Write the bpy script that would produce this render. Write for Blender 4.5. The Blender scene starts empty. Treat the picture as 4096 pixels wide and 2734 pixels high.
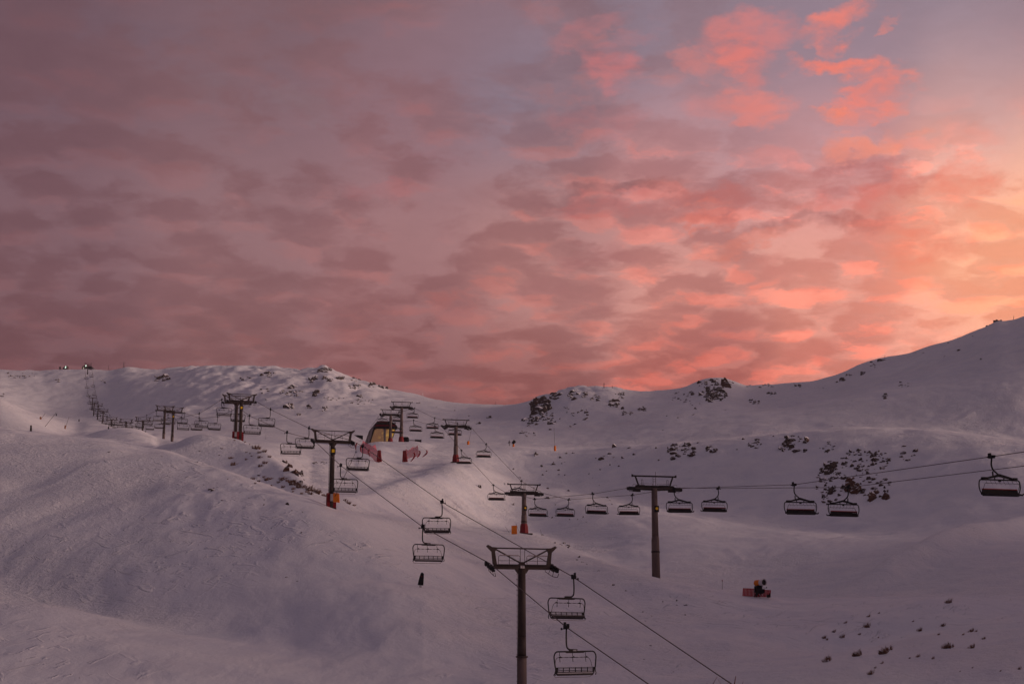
import bpy, bmesh, math, random
import numpy as np
from mathutils import Vector, Matrix

random.seed(7)
rng = np.random.default_rng(11)
scene = bpy.context.scene
COL = scene.collection

# ------------------------------------------------------------------ camera
F = 5689.0                      # focal length in photo pixels (50 mm on a 36 mm wide frame)
HOR = 2550.0                    # photo row of the level horizon
PITCH = math.atan((HOR - 1367.0) / F)
CP, SP = math.cos(PITCH), math.sin(PITCH)
cam_data = bpy.data.cameras.new('camera')
cam_data.sensor_width = 36.0
cam_data.lens = 36.0 * F / 4096.0
cam_data.clip_start = 0.3
cam_data.clip_end = 30000
cam = bpy.data.objects.new('camera', cam_data)
COL.objects.link(cam)
cam.location = (0, 0, 0)
cam.rotation_euler = (math.radians(90) + PITCH, 0, 0)
scene.camera = cam


def uv(px, py):
    """photo pixel -> (X/Y, Z/Y) slopes seen from the viewpoint"""
    xc = (np.asarray(px, float) - 2048.0) / F
    yc = (1367.0 - np.asarray(py, float)) / F
    d = CP - yc * SP
    return xc / d, (SP + yc * CP) / d


def at(px, py, Y):
    u, v = uv(px, py)
    return Vector((float(u) * Y, Y, float(v) * Y))


# ------------------------------------------------------------------ view
scene.view_settings.view_transform = 'Standard'
scene.view_settings.look = 'None'
scene.view_settings.exposure = 0.0
scene.view_settings.gamma = 1.0
scene.view_settings.use_curve_mapping = False
scene.render.engine = 'CYCLES'
scene.cycles.use_denoising = True
scene.cycles.use_adaptive_sampling = True
scene.cycles.adaptive_threshold = 0.02
scene.cycles.max_bounces = 6
scene.cycles.diffuse_bounces = 3
scene.cycles.glossy_bounces = 2
scene.cycles.transmission_bounces = 3
scene.cycles.transparent_max_bounces = 12
scene.cycles.volume_bounces = 0
scene.cycles.sample_clamp_indirect = 4.0


# ------------------------------------------------------------------ node helper
class NT:
    def __init__(self, tree):
        self.t = tree

    def node(self, typ, **kw):
        n = self.t.nodes.new(typ)
        for k, v in kw.items():
            setattr(n, k, v)
        return n

    def put(self, sock, v):
        if v is None:
            return
        if isinstance(v, bpy.types.NodeSocket):
            self.t.links.new(v, sock)
        else:
            if isinstance(v, (tuple, list)) and len(v) == 3 and sock.type == 'RGBA':
                v = (*v, 1)
            sock.default_value = v

    def m(self, op, a, b=None, c=None, clamp=False):
        n = self.node('ShaderNodeMath', operation=op, use_clamp=clamp)
        self.put(n.inputs[0], a); self.put(n.inputs[1], b); self.put(n.inputs[2], c)
        return n.outputs[0]

    def v(self, op, a, b=None, s=None):
        n = self.node('ShaderNodeVectorMath', operation=op)
        self.put(n.inputs[0], a)
        self.put(n.inputs[1], b)
        if s is not None:
            self.put(n.inputs['Scale'], s)
        return n.outputs['Value'] if op in ('DOT_PRODUCT', 'LENGTH', 'DISTANCE') else n.outputs[0]

    def comb(self, x, y, z=0.0):
        n = self.node('ShaderNodeCombineXYZ')
        self.put(n.inputs[0], x); self.put(n.inputs[1], y); self.put(n.inputs[2], z)
        return n.outputs[0]

    def noise(self, vec, scale, detail=4, rough=0.5, dist=0.0, w=None, out=0):
        n = self.node('ShaderNodeTexNoise')
        if w is not None:
            n.noise_dimensions = '4D'
            n.inputs['W'].default_value = w
        self.put(n.inputs['Vector'], vec)
        n.inputs['Scale'].default_value = scale
        n.inputs['Detail'].default_value = detail
        n.inputs['Roughness'].default_value = rough
        n.inputs['Distortion'].default_value = dist
        return n.outputs[out]

    def sstep(self, x, lo, hi, a=0.0, b=1.0):
        n = self.node('ShaderNodeMapRange', interpolation_type='SMOOTHSTEP')
        self.put(n.inputs[0], x)
        n.inputs[1].default_value = lo; n.inputs[2].default_value = hi
        n.inputs[3].default_value = a; n.inputs[4].default_value = b
        return n.outputs[0]

    def mix(self, f, a, b, blend='MIX'):
        n = self.node('ShaderNodeMix', data_type='RGBA', blend_type=blend)
        self.put(n.inputs[0], f); self.put(n.inputs[6], a); self.put(n.inputs[7], b)
        return n.outputs[2]


def lin(c):
    r = []
    for x in c:
        x = x / 255.0
        r.append(x / 12.92 if x <= 0.04045 else ((x + 0.055) / 1.055) ** 2.4)
    return tuple(r)


# ------------------------------------------------------------------ sky (world)
world = bpy.data.worlds.new('World')
scene.world = world
world.use_nodes = True
wt = world.node_tree
wt.nodes.clear()
W = NT(wt)


def azel(px, py):
    u, v = uv(px, py)
    return math.atan(float(u)), math.atan2(float(v), math.hypot(1, float(u)))


tc = W.node('ShaderNodeTexCoord').outputs['Generated']
dirv = W.v('NORMALIZE', tc)
sep = W.node('ShaderNodeSeparateXYZ'); W.put(sep.inputs[0], dirv)
dx, dy, dz = sep.outputs
AZ = W.m('ARCTAN2', dx, dy)
EL = W.m('ARCSINE', dz)
AE = W.comb(AZ, EL)
# broad colour of the dusk sky, by direction
SKY = [
    (100, 100, 114, 86, 96, 500), (100, 650, 122, 91, 100, 500), (100, 1000, 126, 93, 100, 400), (100, 1380, 118, 80, 85, 330),
    (900, 150, 128, 97, 104, 500), (900, 600, 138, 103, 109, 450), (900, 1000, 148, 109, 113, 380), (900, 1350, 132, 91, 93, 300),
    (1600, 500, 148, 110, 117, 400), (1600, 1000, 158, 113, 115, 380), (1600, 1400, 142, 92, 93, 280),
    (2000, 50, 146, 112, 120, 400), (2100, 380, 141, 124, 138, 300), (2150, 800, 168, 120, 120, 300),
    (2150, 1150, 182, 128, 124, 280), (2100, 1480, 150, 92, 90, 220),
    (2700, 60, 148, 126, 138, 350), (2750, 560, 188, 142, 147, 300), (2700, 820, 196, 134, 130, 260),
    (2750, 1120, 210, 144, 134, 260), (2800, 1450, 186, 108, 100, 220),
    (3300, 100, 152, 132, 146, 350), (3350, 560, 200, 150, 154, 280), (3350, 850, 220, 145, 136, 260),
    (3350, 1120, 230, 158, 142, 260), (3350, 1380, 216, 134, 120, 220),
    (3900, 60, 152, 134, 148, 300), (3900, 380, 206, 162, 160, 260), (3850, 680, 246, 172, 156, 240),
    (4050, 930, 255, 182, 147, 340), (4050, 1180, 255, 171, 138, 320), (3750, 1330, 248, 166, 146, 210),
]
OUT = [  # az deg, el deg, rgb, sigma deg: the sky outside the frame carries on from what is in view
    (34, 7, 255, 172, 134, 8), (38, 22, 226, 170, 165, 9), (55, 6, 250, 165, 125, 14), (60, 28, 170, 146, 158, 16),
    (-34, 7, 108, 80, 90, 9), (-34, 24, 104, 84, 98, 10), (-70, 10, 92, 80, 98, 20), (-70, 40, 92, 86, 108, 20),
    (0, 42, 122, 104, 122, 13), (28, 42, 134, 118, 136, 14), (-28, 42, 104, 92, 110, 14),
    (0, 70, 118, 115, 136, 24), (90, 12, 150, 116, 124, 22), (90, 45, 112, 104, 128, 22), (135, 25, 122, 108, 132, 26),
    (-140, 25, 98, 92, 116, 26), (180, 22, 118, 106, 130, 30), (-180, 22, 118, 106, 130, 30), (180, 75, 108, 107, 130, 24),
    (-90, 75, 106, 105, 128, 24), (90, 75, 112, 109, 132, 24),
]
warp1 = W.noise(dirv, 9.0, 4, 0.55, out=1)
warp = W.v('SCALE', W.v('SUBTRACT', warp1, (0.5, 0.5, 0.5)), s=0.03)
AEw = W.v('ADD', AE, warp)
acc = None
wsum = None
pts = []
for (px, py, r, g, b, sg) in SKY:
    a, e = azel(px, py)
    pts.append((a, e, lin((r, g, b)), sg / F * 0.62))
for (a, e, r, g, b, sg) in OUT:
    pts.append((math.radians(a), math.radians(e), lin((r * 0.945, g * 0.89, b * 0.835)), math.radians(sg) * 0.7))
for (a, e, c, sg) in pts:
    dd = W.v('SUBTRACT', AEw, (a, e, 0))
    d2 = W.v('DOT_PRODUCT', dd, W.v('MULTIPLY', dd, (1, 1, 0)))
    w = W.m('EXPONENT', W.m('MULTIPLY', d2, -0.5 / sg ** 2))
    w = W.m('ADD', w, 1e-7)
    cw = W.v('SCALE', c, s=w)
    acc = cw if acc is None else W.v('ADD', acc, cw)
    wsum = w if wsum is None else W.m('ADD', wsum, w)
base = W.v('SCALE', acc, s=W.m('DIVIDE', 1.0, wsum))
# altocumulus deck on a plane overhead, so that rows crowd together towards the horizon
zz = W.m('ADD', W.m('MAXIMUM', dz, 0.0), 0.15)
P = W.comb(W.m('DIVIDE', dx, zz), W.m('DIVIDE', dy, zz), 0.0)
Pw = W.v('SCALE', W.v('SUBTRACT', W.noise(P, 9.0, 4, 0.6, out=1), (0.5, 0.5, 0.5)), s=0.12)


def deck(vec):
    p = W.v('ADD', vec, Pw)
    a = W.noise(p, 9.0, 6, 0.66, 0.0)
    b = W.noise(vec, 2.2, 2, 0.5, 0.2, w=3.1)
    vo = W.node('ShaderNodeTexVoronoi', feature='SMOOTH_F1')
    W.put(vo.inputs['Vector'], p)
    vo.inputs['Scale'].default_value = 9.6
    vo.inputs['Smoothness'].default_value = 0.5
    c_ = W.m('SUBTRACT', 0.95, vo.outputs['Distance'])
    return W.m('ADD', W.m('ADD', W.m('MULTIPLY', a, 0.46), W.m('MULTIPLY', b, 0.20)), W.m('MULTIPLY', c_, 0.34))


n0 = deck(P)
zz2 = W.m('ADD', zz, 0.010)
P2 = W.comb(W.m('DIVIDE', dx, zz2), W.m('DIVIDE', dy, zz2), 0.0)
n1 = deck(P2)
clear = W.m('MULTIPLY', W.sstep(AZ, math.radians(4), math.radians(12)), W.sstep(EL, math.radians(17.5), math.radians(21)))
keep = W.m('SUBTRACT', 1.0, W.m('MULTIPLY', clear, 0.88))
calm = W.m('MULTIPLY', keep, W.sstep(EL, math.radians(26), math.radians(17), 0.55, 1.0))
dens = W.sstep(n0, 0.395, 0.53)
under = W.m('MULTIPLY', W.m('SUBTRACT', n1, n0), 7.0)
glow = W.m('MULTIPLY', W.sstep(under, 0.0, 0.9), W.sstep(n1, 0.42, 0.54))
shade = W.m('MULTIPLY', W.sstep(W.m('MULTIPLY', under, -1.0), -0.35, 0.7), dens)
lowmask = W.sstep(EL, math.radians(23), math.radians(16))      # 1 low down, 0 high up
right = W.sstep(AZ, math.radians(-14), math.radians(14))
hi = W.m('SUBTRACT', 1.0, lowmask)
# open sky between the clouds: bluish high up, pale peach lower
gapc = W.mix(lowmask, (0.88, 1.06, 1.16), (1.15, 1.24, 1.23))
gap = W.m('SUBTRACT', 1.0, dens)
shade = W.m('MULTIPLY', shade, calm)
glow = W.m('MULTIPLY', glow, keep)
c1 = W.v('MULTIPLY', base, W.mix(calm, (1, 1, 1), W.mix(W.m('MULTIPLY', gap, W.m('ADD', 0.62, W.m('MULTIPLY', right, 0.2))), (0.95, 0.91, 0.90), gapc)))
c2 = W.v('MULTIPLY', c1, W.mix(W.m('MULTIPLY', shade, W.m('ADD', 0.30, W.m('MULTIPLY', right, 0.42))), (1, 1, 1), W.mix(W.sstep(AZ, math.radians(8), math.radians(15)), (0.78, 0.73, 0.76), (1.0, 0.90, 0.85))))
gs = W.m('MULTIPLY', glow, W.m('ADD', 0.20, W.m('MULTIPLY', right, 0.62)))
c3 = W.mix(gs, c2, W.v('MULTIPLY', c2, (1.42, 0.98, 0.86)))
# single clouds that stand out: (px, py, half width, half height, tilt deg, colour, strength)
BL = [
    (2990, 150, 175, 85, 0, (232, 128, 120), 0.85), (2960, 250, 120, 60, 35, (240, 125, 112), 0.8),
    (2820, 235, 120, 45, 10, (235, 130, 118), 0.6),
    (3320, 80, 130, 50, -18, (255, 132, 110), 1.0), (3330, 130, 50, 45, 50, (232, 130, 120), 0.7),
    (3550, 98, 42, 18, -10, (250, 135, 115), 0.8),
    (3330, 258, 150, 42, 3, (255, 128, 104), 1.0), (3500, 290, 170, 42, 8, (250, 132, 110), 0.9), (3480, 360, 110, 45, -30, (248, 130, 112), 0.9),
    (3440, 430, 150, 55, -15, (246, 132, 114), 0.9), (3350, 475, 78, 34, 0, (255, 136, 104), 1.1),
    (3560, 420, 90, 26, -22, (250, 135, 112), 0.7),
    (3030, 425, 150, 62, 5, (248, 132, 112), 1.0), (2900, 420, 170, 60, 0, (205, 130, 130), 0.6),
    (3500, 575, 165, 45, -6, (255, 146, 112), 1.0), (3380, 615, 130, 36, -12, (228, 140, 128), 0.7),
    (3870, 530, 110, 55, 10, (246, 154, 136), 0.7),
    (2440, 265, 110, 75, 0, (222, 122, 120), 0.85), (2330, 140, 150, 45, -30, (196, 122, 125), 0.7), (2540, 135, 80, 40, 0, (190, 122, 126), 0.6),
    (2480, 470, 110, 50, -20, (192, 120, 122), 0.6), (2300, 500, 90, 55, 0, (188, 115, 116), 0.6),
    (2420, 775, 230, 40, -6, (140, 95, 98), 1.25), (2640, 750, 140, 40, -6, (165, 102, 100), 1.25),
    (2420, 835, 190, 34, -2, (200, 108, 104), 0.7), (2850, 815, 190, 50, -8, (185, 108, 104), 1.25), (2820, 868, 170, 28, -5, (224, 122, 106), 0.8),
    (3050, 760, 170, 50, -8, (188, 112, 108), 0.8), (3430, 690, 190, 45, -10, (186, 112, 110), 1.25), (3420, 770, 200, 52, -8, (228, 115, 103), 0.85),
    (3650, 720, 130, 40, 6, (206, 112, 100), 0.8), (3840, 720, 110, 50, -20, (246, 132, 108), 0.8),
    (3160, 905, 190, 42, -6, (165, 105, 104), 1.25), (3000, 975, 210, 34, -6, (228, 128, 108), 0.75), (3400, 900, 120, 40, -6, (172, 104, 100), 1.25),
    (3620, 930, 230, 80, 8, (240, 130, 108), 0.8), (3700, 1010, 140, 60, 0, (246, 136, 108), 0.7),
    (3150, 1080, 190, 40, -6, (208, 128, 118), 0.7), (3500, 1150, 170, 70, -10, (244, 140, 115), 0.6),
    (2350, 1050, 150, 40, -5, (172, 108, 108), 0.6), (2750, 1060, 160, 35, -8, (200, 122, 116), 0.55),
    (2180, 1150, 120, 32, 0, (166, 110, 110), 0.7), (2360, 1200, 160, 50, -3, (172, 112, 110), 0.7), (2750, 1270, 120, 34, 0, (184, 116, 110), 0.7),
    (2980, 1250, 110, 60, 10, (186, 112, 104), 0.75), (2900, 1360, 210, 38, 0, (176, 108, 104), 0.7),
    (3600, 1330, 170, 42, 0, (228, 140, 122), 0.7), (3250, 1420, 230, 42, -4, (206, 118, 106), 0.6),
    (2050, 760, 170, 50, -5, (150, 105, 108), 0.6), (1550, 760, 170, 30, -3, (170, 108, 112), 0.6), (1760, 640, 120, 25, -4, (160, 112, 120), 0.4),
    (1350, 1290, 250, 50, -3, (132, 90, 93), 0.6), (1900, 1250, 160, 40, 0, (158, 105, 106), 0.6), (550, 1230, 220, 45, 3, (122, 88, 94), 0.5),
    (1450, 1160, 150, 40, 0, (172, 126, 128), 0.35), (2030, 400, 190, 60, 5, (134, 122, 138), 0.7), (2180, 130, 120, 60, -20, (146, 126, 140), 0.6),
    (650, 130, 150, 50, 5, (112, 96, 110), 0.5), (820, 330, 120, 40, 0, (128, 110, 120), 0.4), (1180, 430, 130, 40, 10, (136, 116, 124), 0.45),
]
warp2 = W.noise(W.v('MULTIPLY', dirv, (1.0, 1.0, 1.7)), 26.0, 5, 0.62, out=1)
w2 = W.v('SCALE', W.v('SUBTRACT', warp2, (0.5, 0.5, 0.5)), s=0.060)
texn = W.noise(W.v('MULTIPLY', dirv, (1.0, 1.0, 2.2)), 34.0, 5, 0.62, 0.3)
tex = W.sstep(texn, 0.28, 0.68, 0.20, 1.05)
AE2 = W.v('ADD', W.v('ADD', AE, w2), W.v('SCALE', warp, s=0.2))
c = c3
for (px, py, hw, hh, tilt, colr, st) in BL:
    a, e = azel(px, py)
    dd = W.v('SUBTRACT', AE2, (a, e, 0))
    t = math.radians(-tilt)
    ax = (math.cos(t) / (hw / F), math.sin(t) / (hw / F), 0)
    ay = (-math.sin(t) / (hh / F), math.cos(t) / (hh / F), 0)
    p = W.v('DOT_PRODUCT', dd, ax)
    q = W.v('DOT_PRODUCT', dd, ay)
    r2 = W.m('ADD', W.m('MULTIPLY', p, p), W.m('MULTIPLY', q, q))
    f = W.m('MULTIPLY', W.m('MULTIPLY', W.sstep(r2, 2.2, 0.0), st * 0.66), tex)
    c = W.mix(f, c, lin(colr))
wisp = W.noise(W.v('MULTIPLY', dirv, (1.0, 1.0, 2.6)), 38.0, 5, 0.6, 0.6)
c = W.v('SCALE', c, s=W.m('ADD', 0.93, W.m('MULTIPLY', wisp, 0.14)))
# below the level horizon: the dim snowy distance
c = W.mix(W.sstep(EL, math.radians(-1), math.radians(-7)), c, lin((84, 76, 88)))
bg = W.node('ShaderNodeBackground')
W.put(bg.inputs[0], c)
bg.inputs[1].default_value = 1.0
wo = W.node('ShaderNodeOutputWorld')
wt.links.new(bg.outputs[0], wo.inputs[0])
world.cycles.sampling_method = 'MANUAL'
world.cycles.sample_map_resolution = 512

# the sun is down behind the right-hand ridge; its afterglow comes broad and warm from there
sun_d = bpy.data.lights.new('sun', 'SUN')
sun_d.energy = 2.0
sun_d.angle = math.radians(14)
sun_d.color = (1.0, 0.70, 0.58)
sun = bpy.data.objects.new('sun', sun_d)
COL.objects.link(sun)
SUN_AZ, SUN_EL = math.radians(96), math.radians(10)
sdir = Vector((math.sin(SUN_AZ) * math.cos(SUN_EL), math.cos(SUN_AZ) * math.cos(SUN_EL), math.sin(SUN_EL)))
sun.rotation_euler = sdir.to_track_quat('Z', 'Y').to_euler()
sun.location = (200, 200, 300)


# ------------------------------------------------------------------ materials
def mat(name, colr, rough=0.6, metal=0.0, var=0.12, scale=3.0, bump=0.0, emit=None, es=1.0):
    m = bpy.data.materials.new(name)
    m.use_nodes = True
    t = NT(m.node_tree)
    b = m.node_tree.nodes['Principled BSDF']
    tcn = t.node('ShaderNodeTexCoord').outputs['Object']
    n = t.noise(tcn, scale, 5, 0.6)
    lo = tuple(x * (1 - var) for x in colr)
    hi = tuple(min(1, x * (1 + var)) for x in colr)
    t.put(b.inputs['Base Color'], t.mix(n, (*lo, 1), (*hi, 1)))
    b.inputs['Roughness'].default_value = rough
    b.inputs['Metallic'].default_value = metal
    b.inputs['Specular IOR Level'].default_value = 0.2
    if bump:
        bn = t.node('ShaderNodeBump')
        bn.inputs['Strength'].default_value = bump
        bn.inputs['Distance'].default_value = 0.02
        t.put(bn.inputs['Height'], n)
        m.node_tree.links.new(bn.outputs[0], b.inputs['Normal'])
    if emit:
        b.inputs['Emission Color'].default_value = (*emit, 1)
        b.inputs['Emission Strength'].default_value = es
    return m


M = {
    'steel': mat('weathered steel', (0.050, 0.035, 0.031), 0.6, 0.15, 0.3, 2.0),
    'dark': mat('dark steel', (0.020, 0.015, 0.015), 0.6, 0.1, 0.3, 3.0),
    'galv': mat('galvanised pole', (0.125, 0.090, 0.082), 0.6, 0.1, 0.22, 1.2),
    'black': mat('black plastic', (0.008, 0.008, 0.010), 0.75, 0, 0.2),
    'bframe': mat('black painted tube', (0.014, 0.012, 0.013), 0.6, 0, 0.2),
    'red': mat('red stripe', (0.30, 0.02, 0.025), 0.5, 0, 0.1),
    'redpad': mat('red crash pad', (0.19, 0.008, 0.014), 0.6, 0, 0.2, 1.5),
    'redfence': mat('red fence', (0.42, 0.008, 0.018), 0.6),
    'brownfoot': mat('brown lance foot', (0.25, 0.09, 0.03), 0.6),
    'redpole': mat('red flexible pole', (0.25, 0.012, 0.02), 0.5),
    'orange': mat('orange cover', (0.75, 0.20, 0.015), 0.6, 0, 0.12, 2.0),
    'yellow': mat('yellow plate', (0.80, 0.50, 0.02), 0.5),
    'white': mat('white plate', (0.62, 0.58, 0.58), 0.5),
    'grey': mat('grey plastic', (0.30, 0.28, 0.30), 0.5),
    'rope': mat('steel rope', (0.070, 0.045, 0.042), 0.5, 0.3),
    'seat': mat('seat fabric', (0.035, 0.028, 0.030), 0.8, 0, 0.2),
    'backpad': mat('backrest pad', (0.16, 0.11, 0.12), 0.7, 0, 0.15),
    'frost': mat('frosted rail', (0.30, 0.25, 0.25), 0.6, 0, 0.15),
    'grass': mat('dry grass', (0.17, 0.085, 0.05), 0.8, 0, 0.4, 9.0),
    'redgrass': mat('reddish twig', (0.14, 0.05, 0.045), 0.8, 0, 0.3),
    'hull': mat('station hull', (0.012, 0.010, 0.012), 0.45, 0, 0.2, 1.0),
    'hullred': mat('station red trim', (0.13, 0.006, 0.016), 0.5),
    'shell': mat('station shell grey', (0.20, 0.17, 0.18), 0.5),
}


def lamp_mat(name, col, s):
    m = bpy.data.materials.new(name); m.use_nodes = True
    b = m.node_tree.nodes['Principled BSDF']
    b.inputs['Base Color'].default_value = (0.8, 0.8, 0.8, 1)
    b.inputs['Emission Color'].default_value = (*col, 1)
    b.inputs['Emission Strength'].default_value = s
    return m


M['lamp_green'] = lamp_mat('cool floodlight', (0.72, 1.0, 0.80), 1.0)
M['lamp_warm'] = lamp_mat('warm floodlight', (1.0, 0.86, 0.55), 0.7)


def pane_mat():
    m = bpy.data.materials.new('sunset-glow glass'); m.use_nodes = True
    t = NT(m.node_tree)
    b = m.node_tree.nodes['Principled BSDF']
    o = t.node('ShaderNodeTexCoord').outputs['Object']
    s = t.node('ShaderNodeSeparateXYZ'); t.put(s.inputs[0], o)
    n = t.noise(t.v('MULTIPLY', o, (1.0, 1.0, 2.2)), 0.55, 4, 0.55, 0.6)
    # sunset reflection painted into the glass as emission, brighter to the right
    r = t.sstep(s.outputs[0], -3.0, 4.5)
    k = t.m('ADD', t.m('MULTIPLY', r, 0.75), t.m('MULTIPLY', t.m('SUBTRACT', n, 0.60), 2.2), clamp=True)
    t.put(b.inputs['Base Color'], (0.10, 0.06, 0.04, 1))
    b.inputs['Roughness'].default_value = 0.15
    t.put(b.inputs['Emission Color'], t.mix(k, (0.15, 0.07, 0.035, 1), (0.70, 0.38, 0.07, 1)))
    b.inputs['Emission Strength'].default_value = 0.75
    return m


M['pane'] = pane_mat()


def net_mat():
    m = bpy.data.materials.new('red safety netting'); m.use_nodes = True
    t = NT(m.node_tree)
    b = m.node_tree.nodes['Principled BSDF']
    t.put(b.inputs['Base Color'], (0.62, 0.06, 0.11, 1))
    b.inputs['Roughness'].default_value = 0.8
    b.inputs['Alpha'].default_value = 0.70
    return m


M['net'] = net_mat()


def snow_mat():
    m = bpy.data.materials.new('snow'); m.use_nodes = True
    t = NT(m.node_tree)
    b = m.node_tree.nodes['Principled BSDF']
    g = t.node('ShaderNodeNewGeometry').outputs['Position']
    big = t.noise(g, 0.012, 4, 0.5)
    mid = t.noise(t.v('MULTIPLY', g, (1, 1, 0.4)), 0.16, 5, 0.6, 0.4)
    # wind-packed and dusty patches
    dirt = t.sstep(t.noise(t.v('MULTIPLY', g, (1.0, 0.55, 0.5)), 0.03, 5, 0.62, 0.8, w=1.7), 0.60, 0.76)
    c0 = t.mix(big, (0.76, 0.77, 0.785, 1), (0.85, 0.855, 0.86, 1))
    c1 = t.mix(t.m('MULTIPLY', t.sstep(mid, 0.35, 0.7), 0.55), c0, (0.66, 0.69, 0.75, 1))
    blue = t.sstep(t.noise(t.v('MULTIPLY', g, (1.0, 0.5, 0.5)), 0.045, 5, 0.6, 0.5, w=4.4), 0.50, 0.68)
    c1 = t.mix(t.m('MULTIPLY', blue, 0.20), c1, (0.66, 0.66, 0.78, 1))
    c2 = t.mix(t.m('MULTIPLY', dirt, 0.30), c1, (0.60, 0.46, 0.45, 1))
    t.put(b.inputs['Base Color'], c2)
    b.inputs['Roughness'].default_value = 0.75
    b.inputs['Specular IOR Level'].default_value = 0.25
    fine = t.noise(g, 1.1, 6, 0.66, 0.5)
    fine2 = t.noise(t.v('MULTIPLY', g, (1.0, 0.55, 1.0)), 0.30, 5, 0.6, 0.3)
    mask = t.sstep(t.noise(g, 0.02, 3, 0.5, w=5.0), 0.42, 0.58)
    h = t.m('ADD', t.m('MULTIPLY', fine, t.m('ADD', 0.15, mask)), t.m('MULTIPLY', fine2, 0.7))
    # scuffs and short turns left by skis
    rot = t.node('ShaderNodeVectorRotate', rotation_type='Z_AXIS'); t.put(rot.inputs['Vector'], g); rot.inputs['Angle'].default_value = 0.6
    s1 = t.noise(t.v('MULTIPLY', rot.outputs[0], (1.0, 0.28, 1.0)), 0.75, 3, 0.5, 1.0, w=2.2)
    rot2 = t.node('ShaderNodeVectorRotate', rotation_type='Z_AXIS'); t.put(rot2.inputs['Vector'], g); rot2.inputs['Angle'].default_value = -0.7
    s2 = t.noise(t.v('MULTIPLY', rot2.outputs[0], (1.0, 0.22, 1.0)), 0.55, 3, 0.5, 1.4, w=6.1)
    tmask = t.sstep(t.noise(g, 0.026, 4, 0.6, w=9.0), 0.46, 0.60)
    sc = t.m('ADD', t.sstep(s1, 0.57, 0.70), t.sstep(s2, 0.58, 0.72))
    h = t.m('ADD', h, t.m('MULTIPLY', t.m('MULTIPLY', sc, tmask), 0.55))
    bn = t.node('ShaderNodeBump')
    bn.inputs['Strength'].default_value = 0.8
    bn.inputs['Distance'].default_value = 0.42
    t.put(bn.inputs['Height'], h)
    m.node_tree.links.new(bn.outputs[0], b.inputs['Normal'])
    return m


M['snow'] = snow_mat()


def rock_mat(name, c0, c1, snow=True):
    m = bpy.data.materials.new(name); m.use_nodes = True
    t = NT(m.node_tree)
    b = m.node_tree.nodes['Principled BSDF']
    geo = t.node('ShaderNodeNewGeometry')
    g = geo.outputs['Position']
    n = t.noise(g, 0.9, 5, 0.65)
    col = t.mix(n, (*c0, 1), (*c1, 1))
    if snow:   # snow lies on the flatter tops
        s = t.node('ShaderNodeSeparateXYZ'); t.put(s.inputs[0], geo.outputs['Normal'])
        k = t.sstep(t.m('ADD', t.m('ADD', s.outputs[2], t.m('MULTIPLY', s.outputs[0], 0.38)), t.m('MULTIPLY', t.m('SUBTRACT', n, 0.5), 0.9)), 0.66, 0.80)
        col = t.mix(k, col, (0.80, 0.80, 0.82, 1))
    t.put(b.inputs['Base Color'], col)
    b.inputs['Roughness'].default_value = 0.9
    return m


M['rock'] = rock_mat('dark schist', (0.018, 0.012, 0.011), (0.080, 0.050, 0.042))
M['rockbrown'] = rock_mat('rusty schist', (0.045, 0.018, 0.012), (0.11, 0.05, 0.032))


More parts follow.
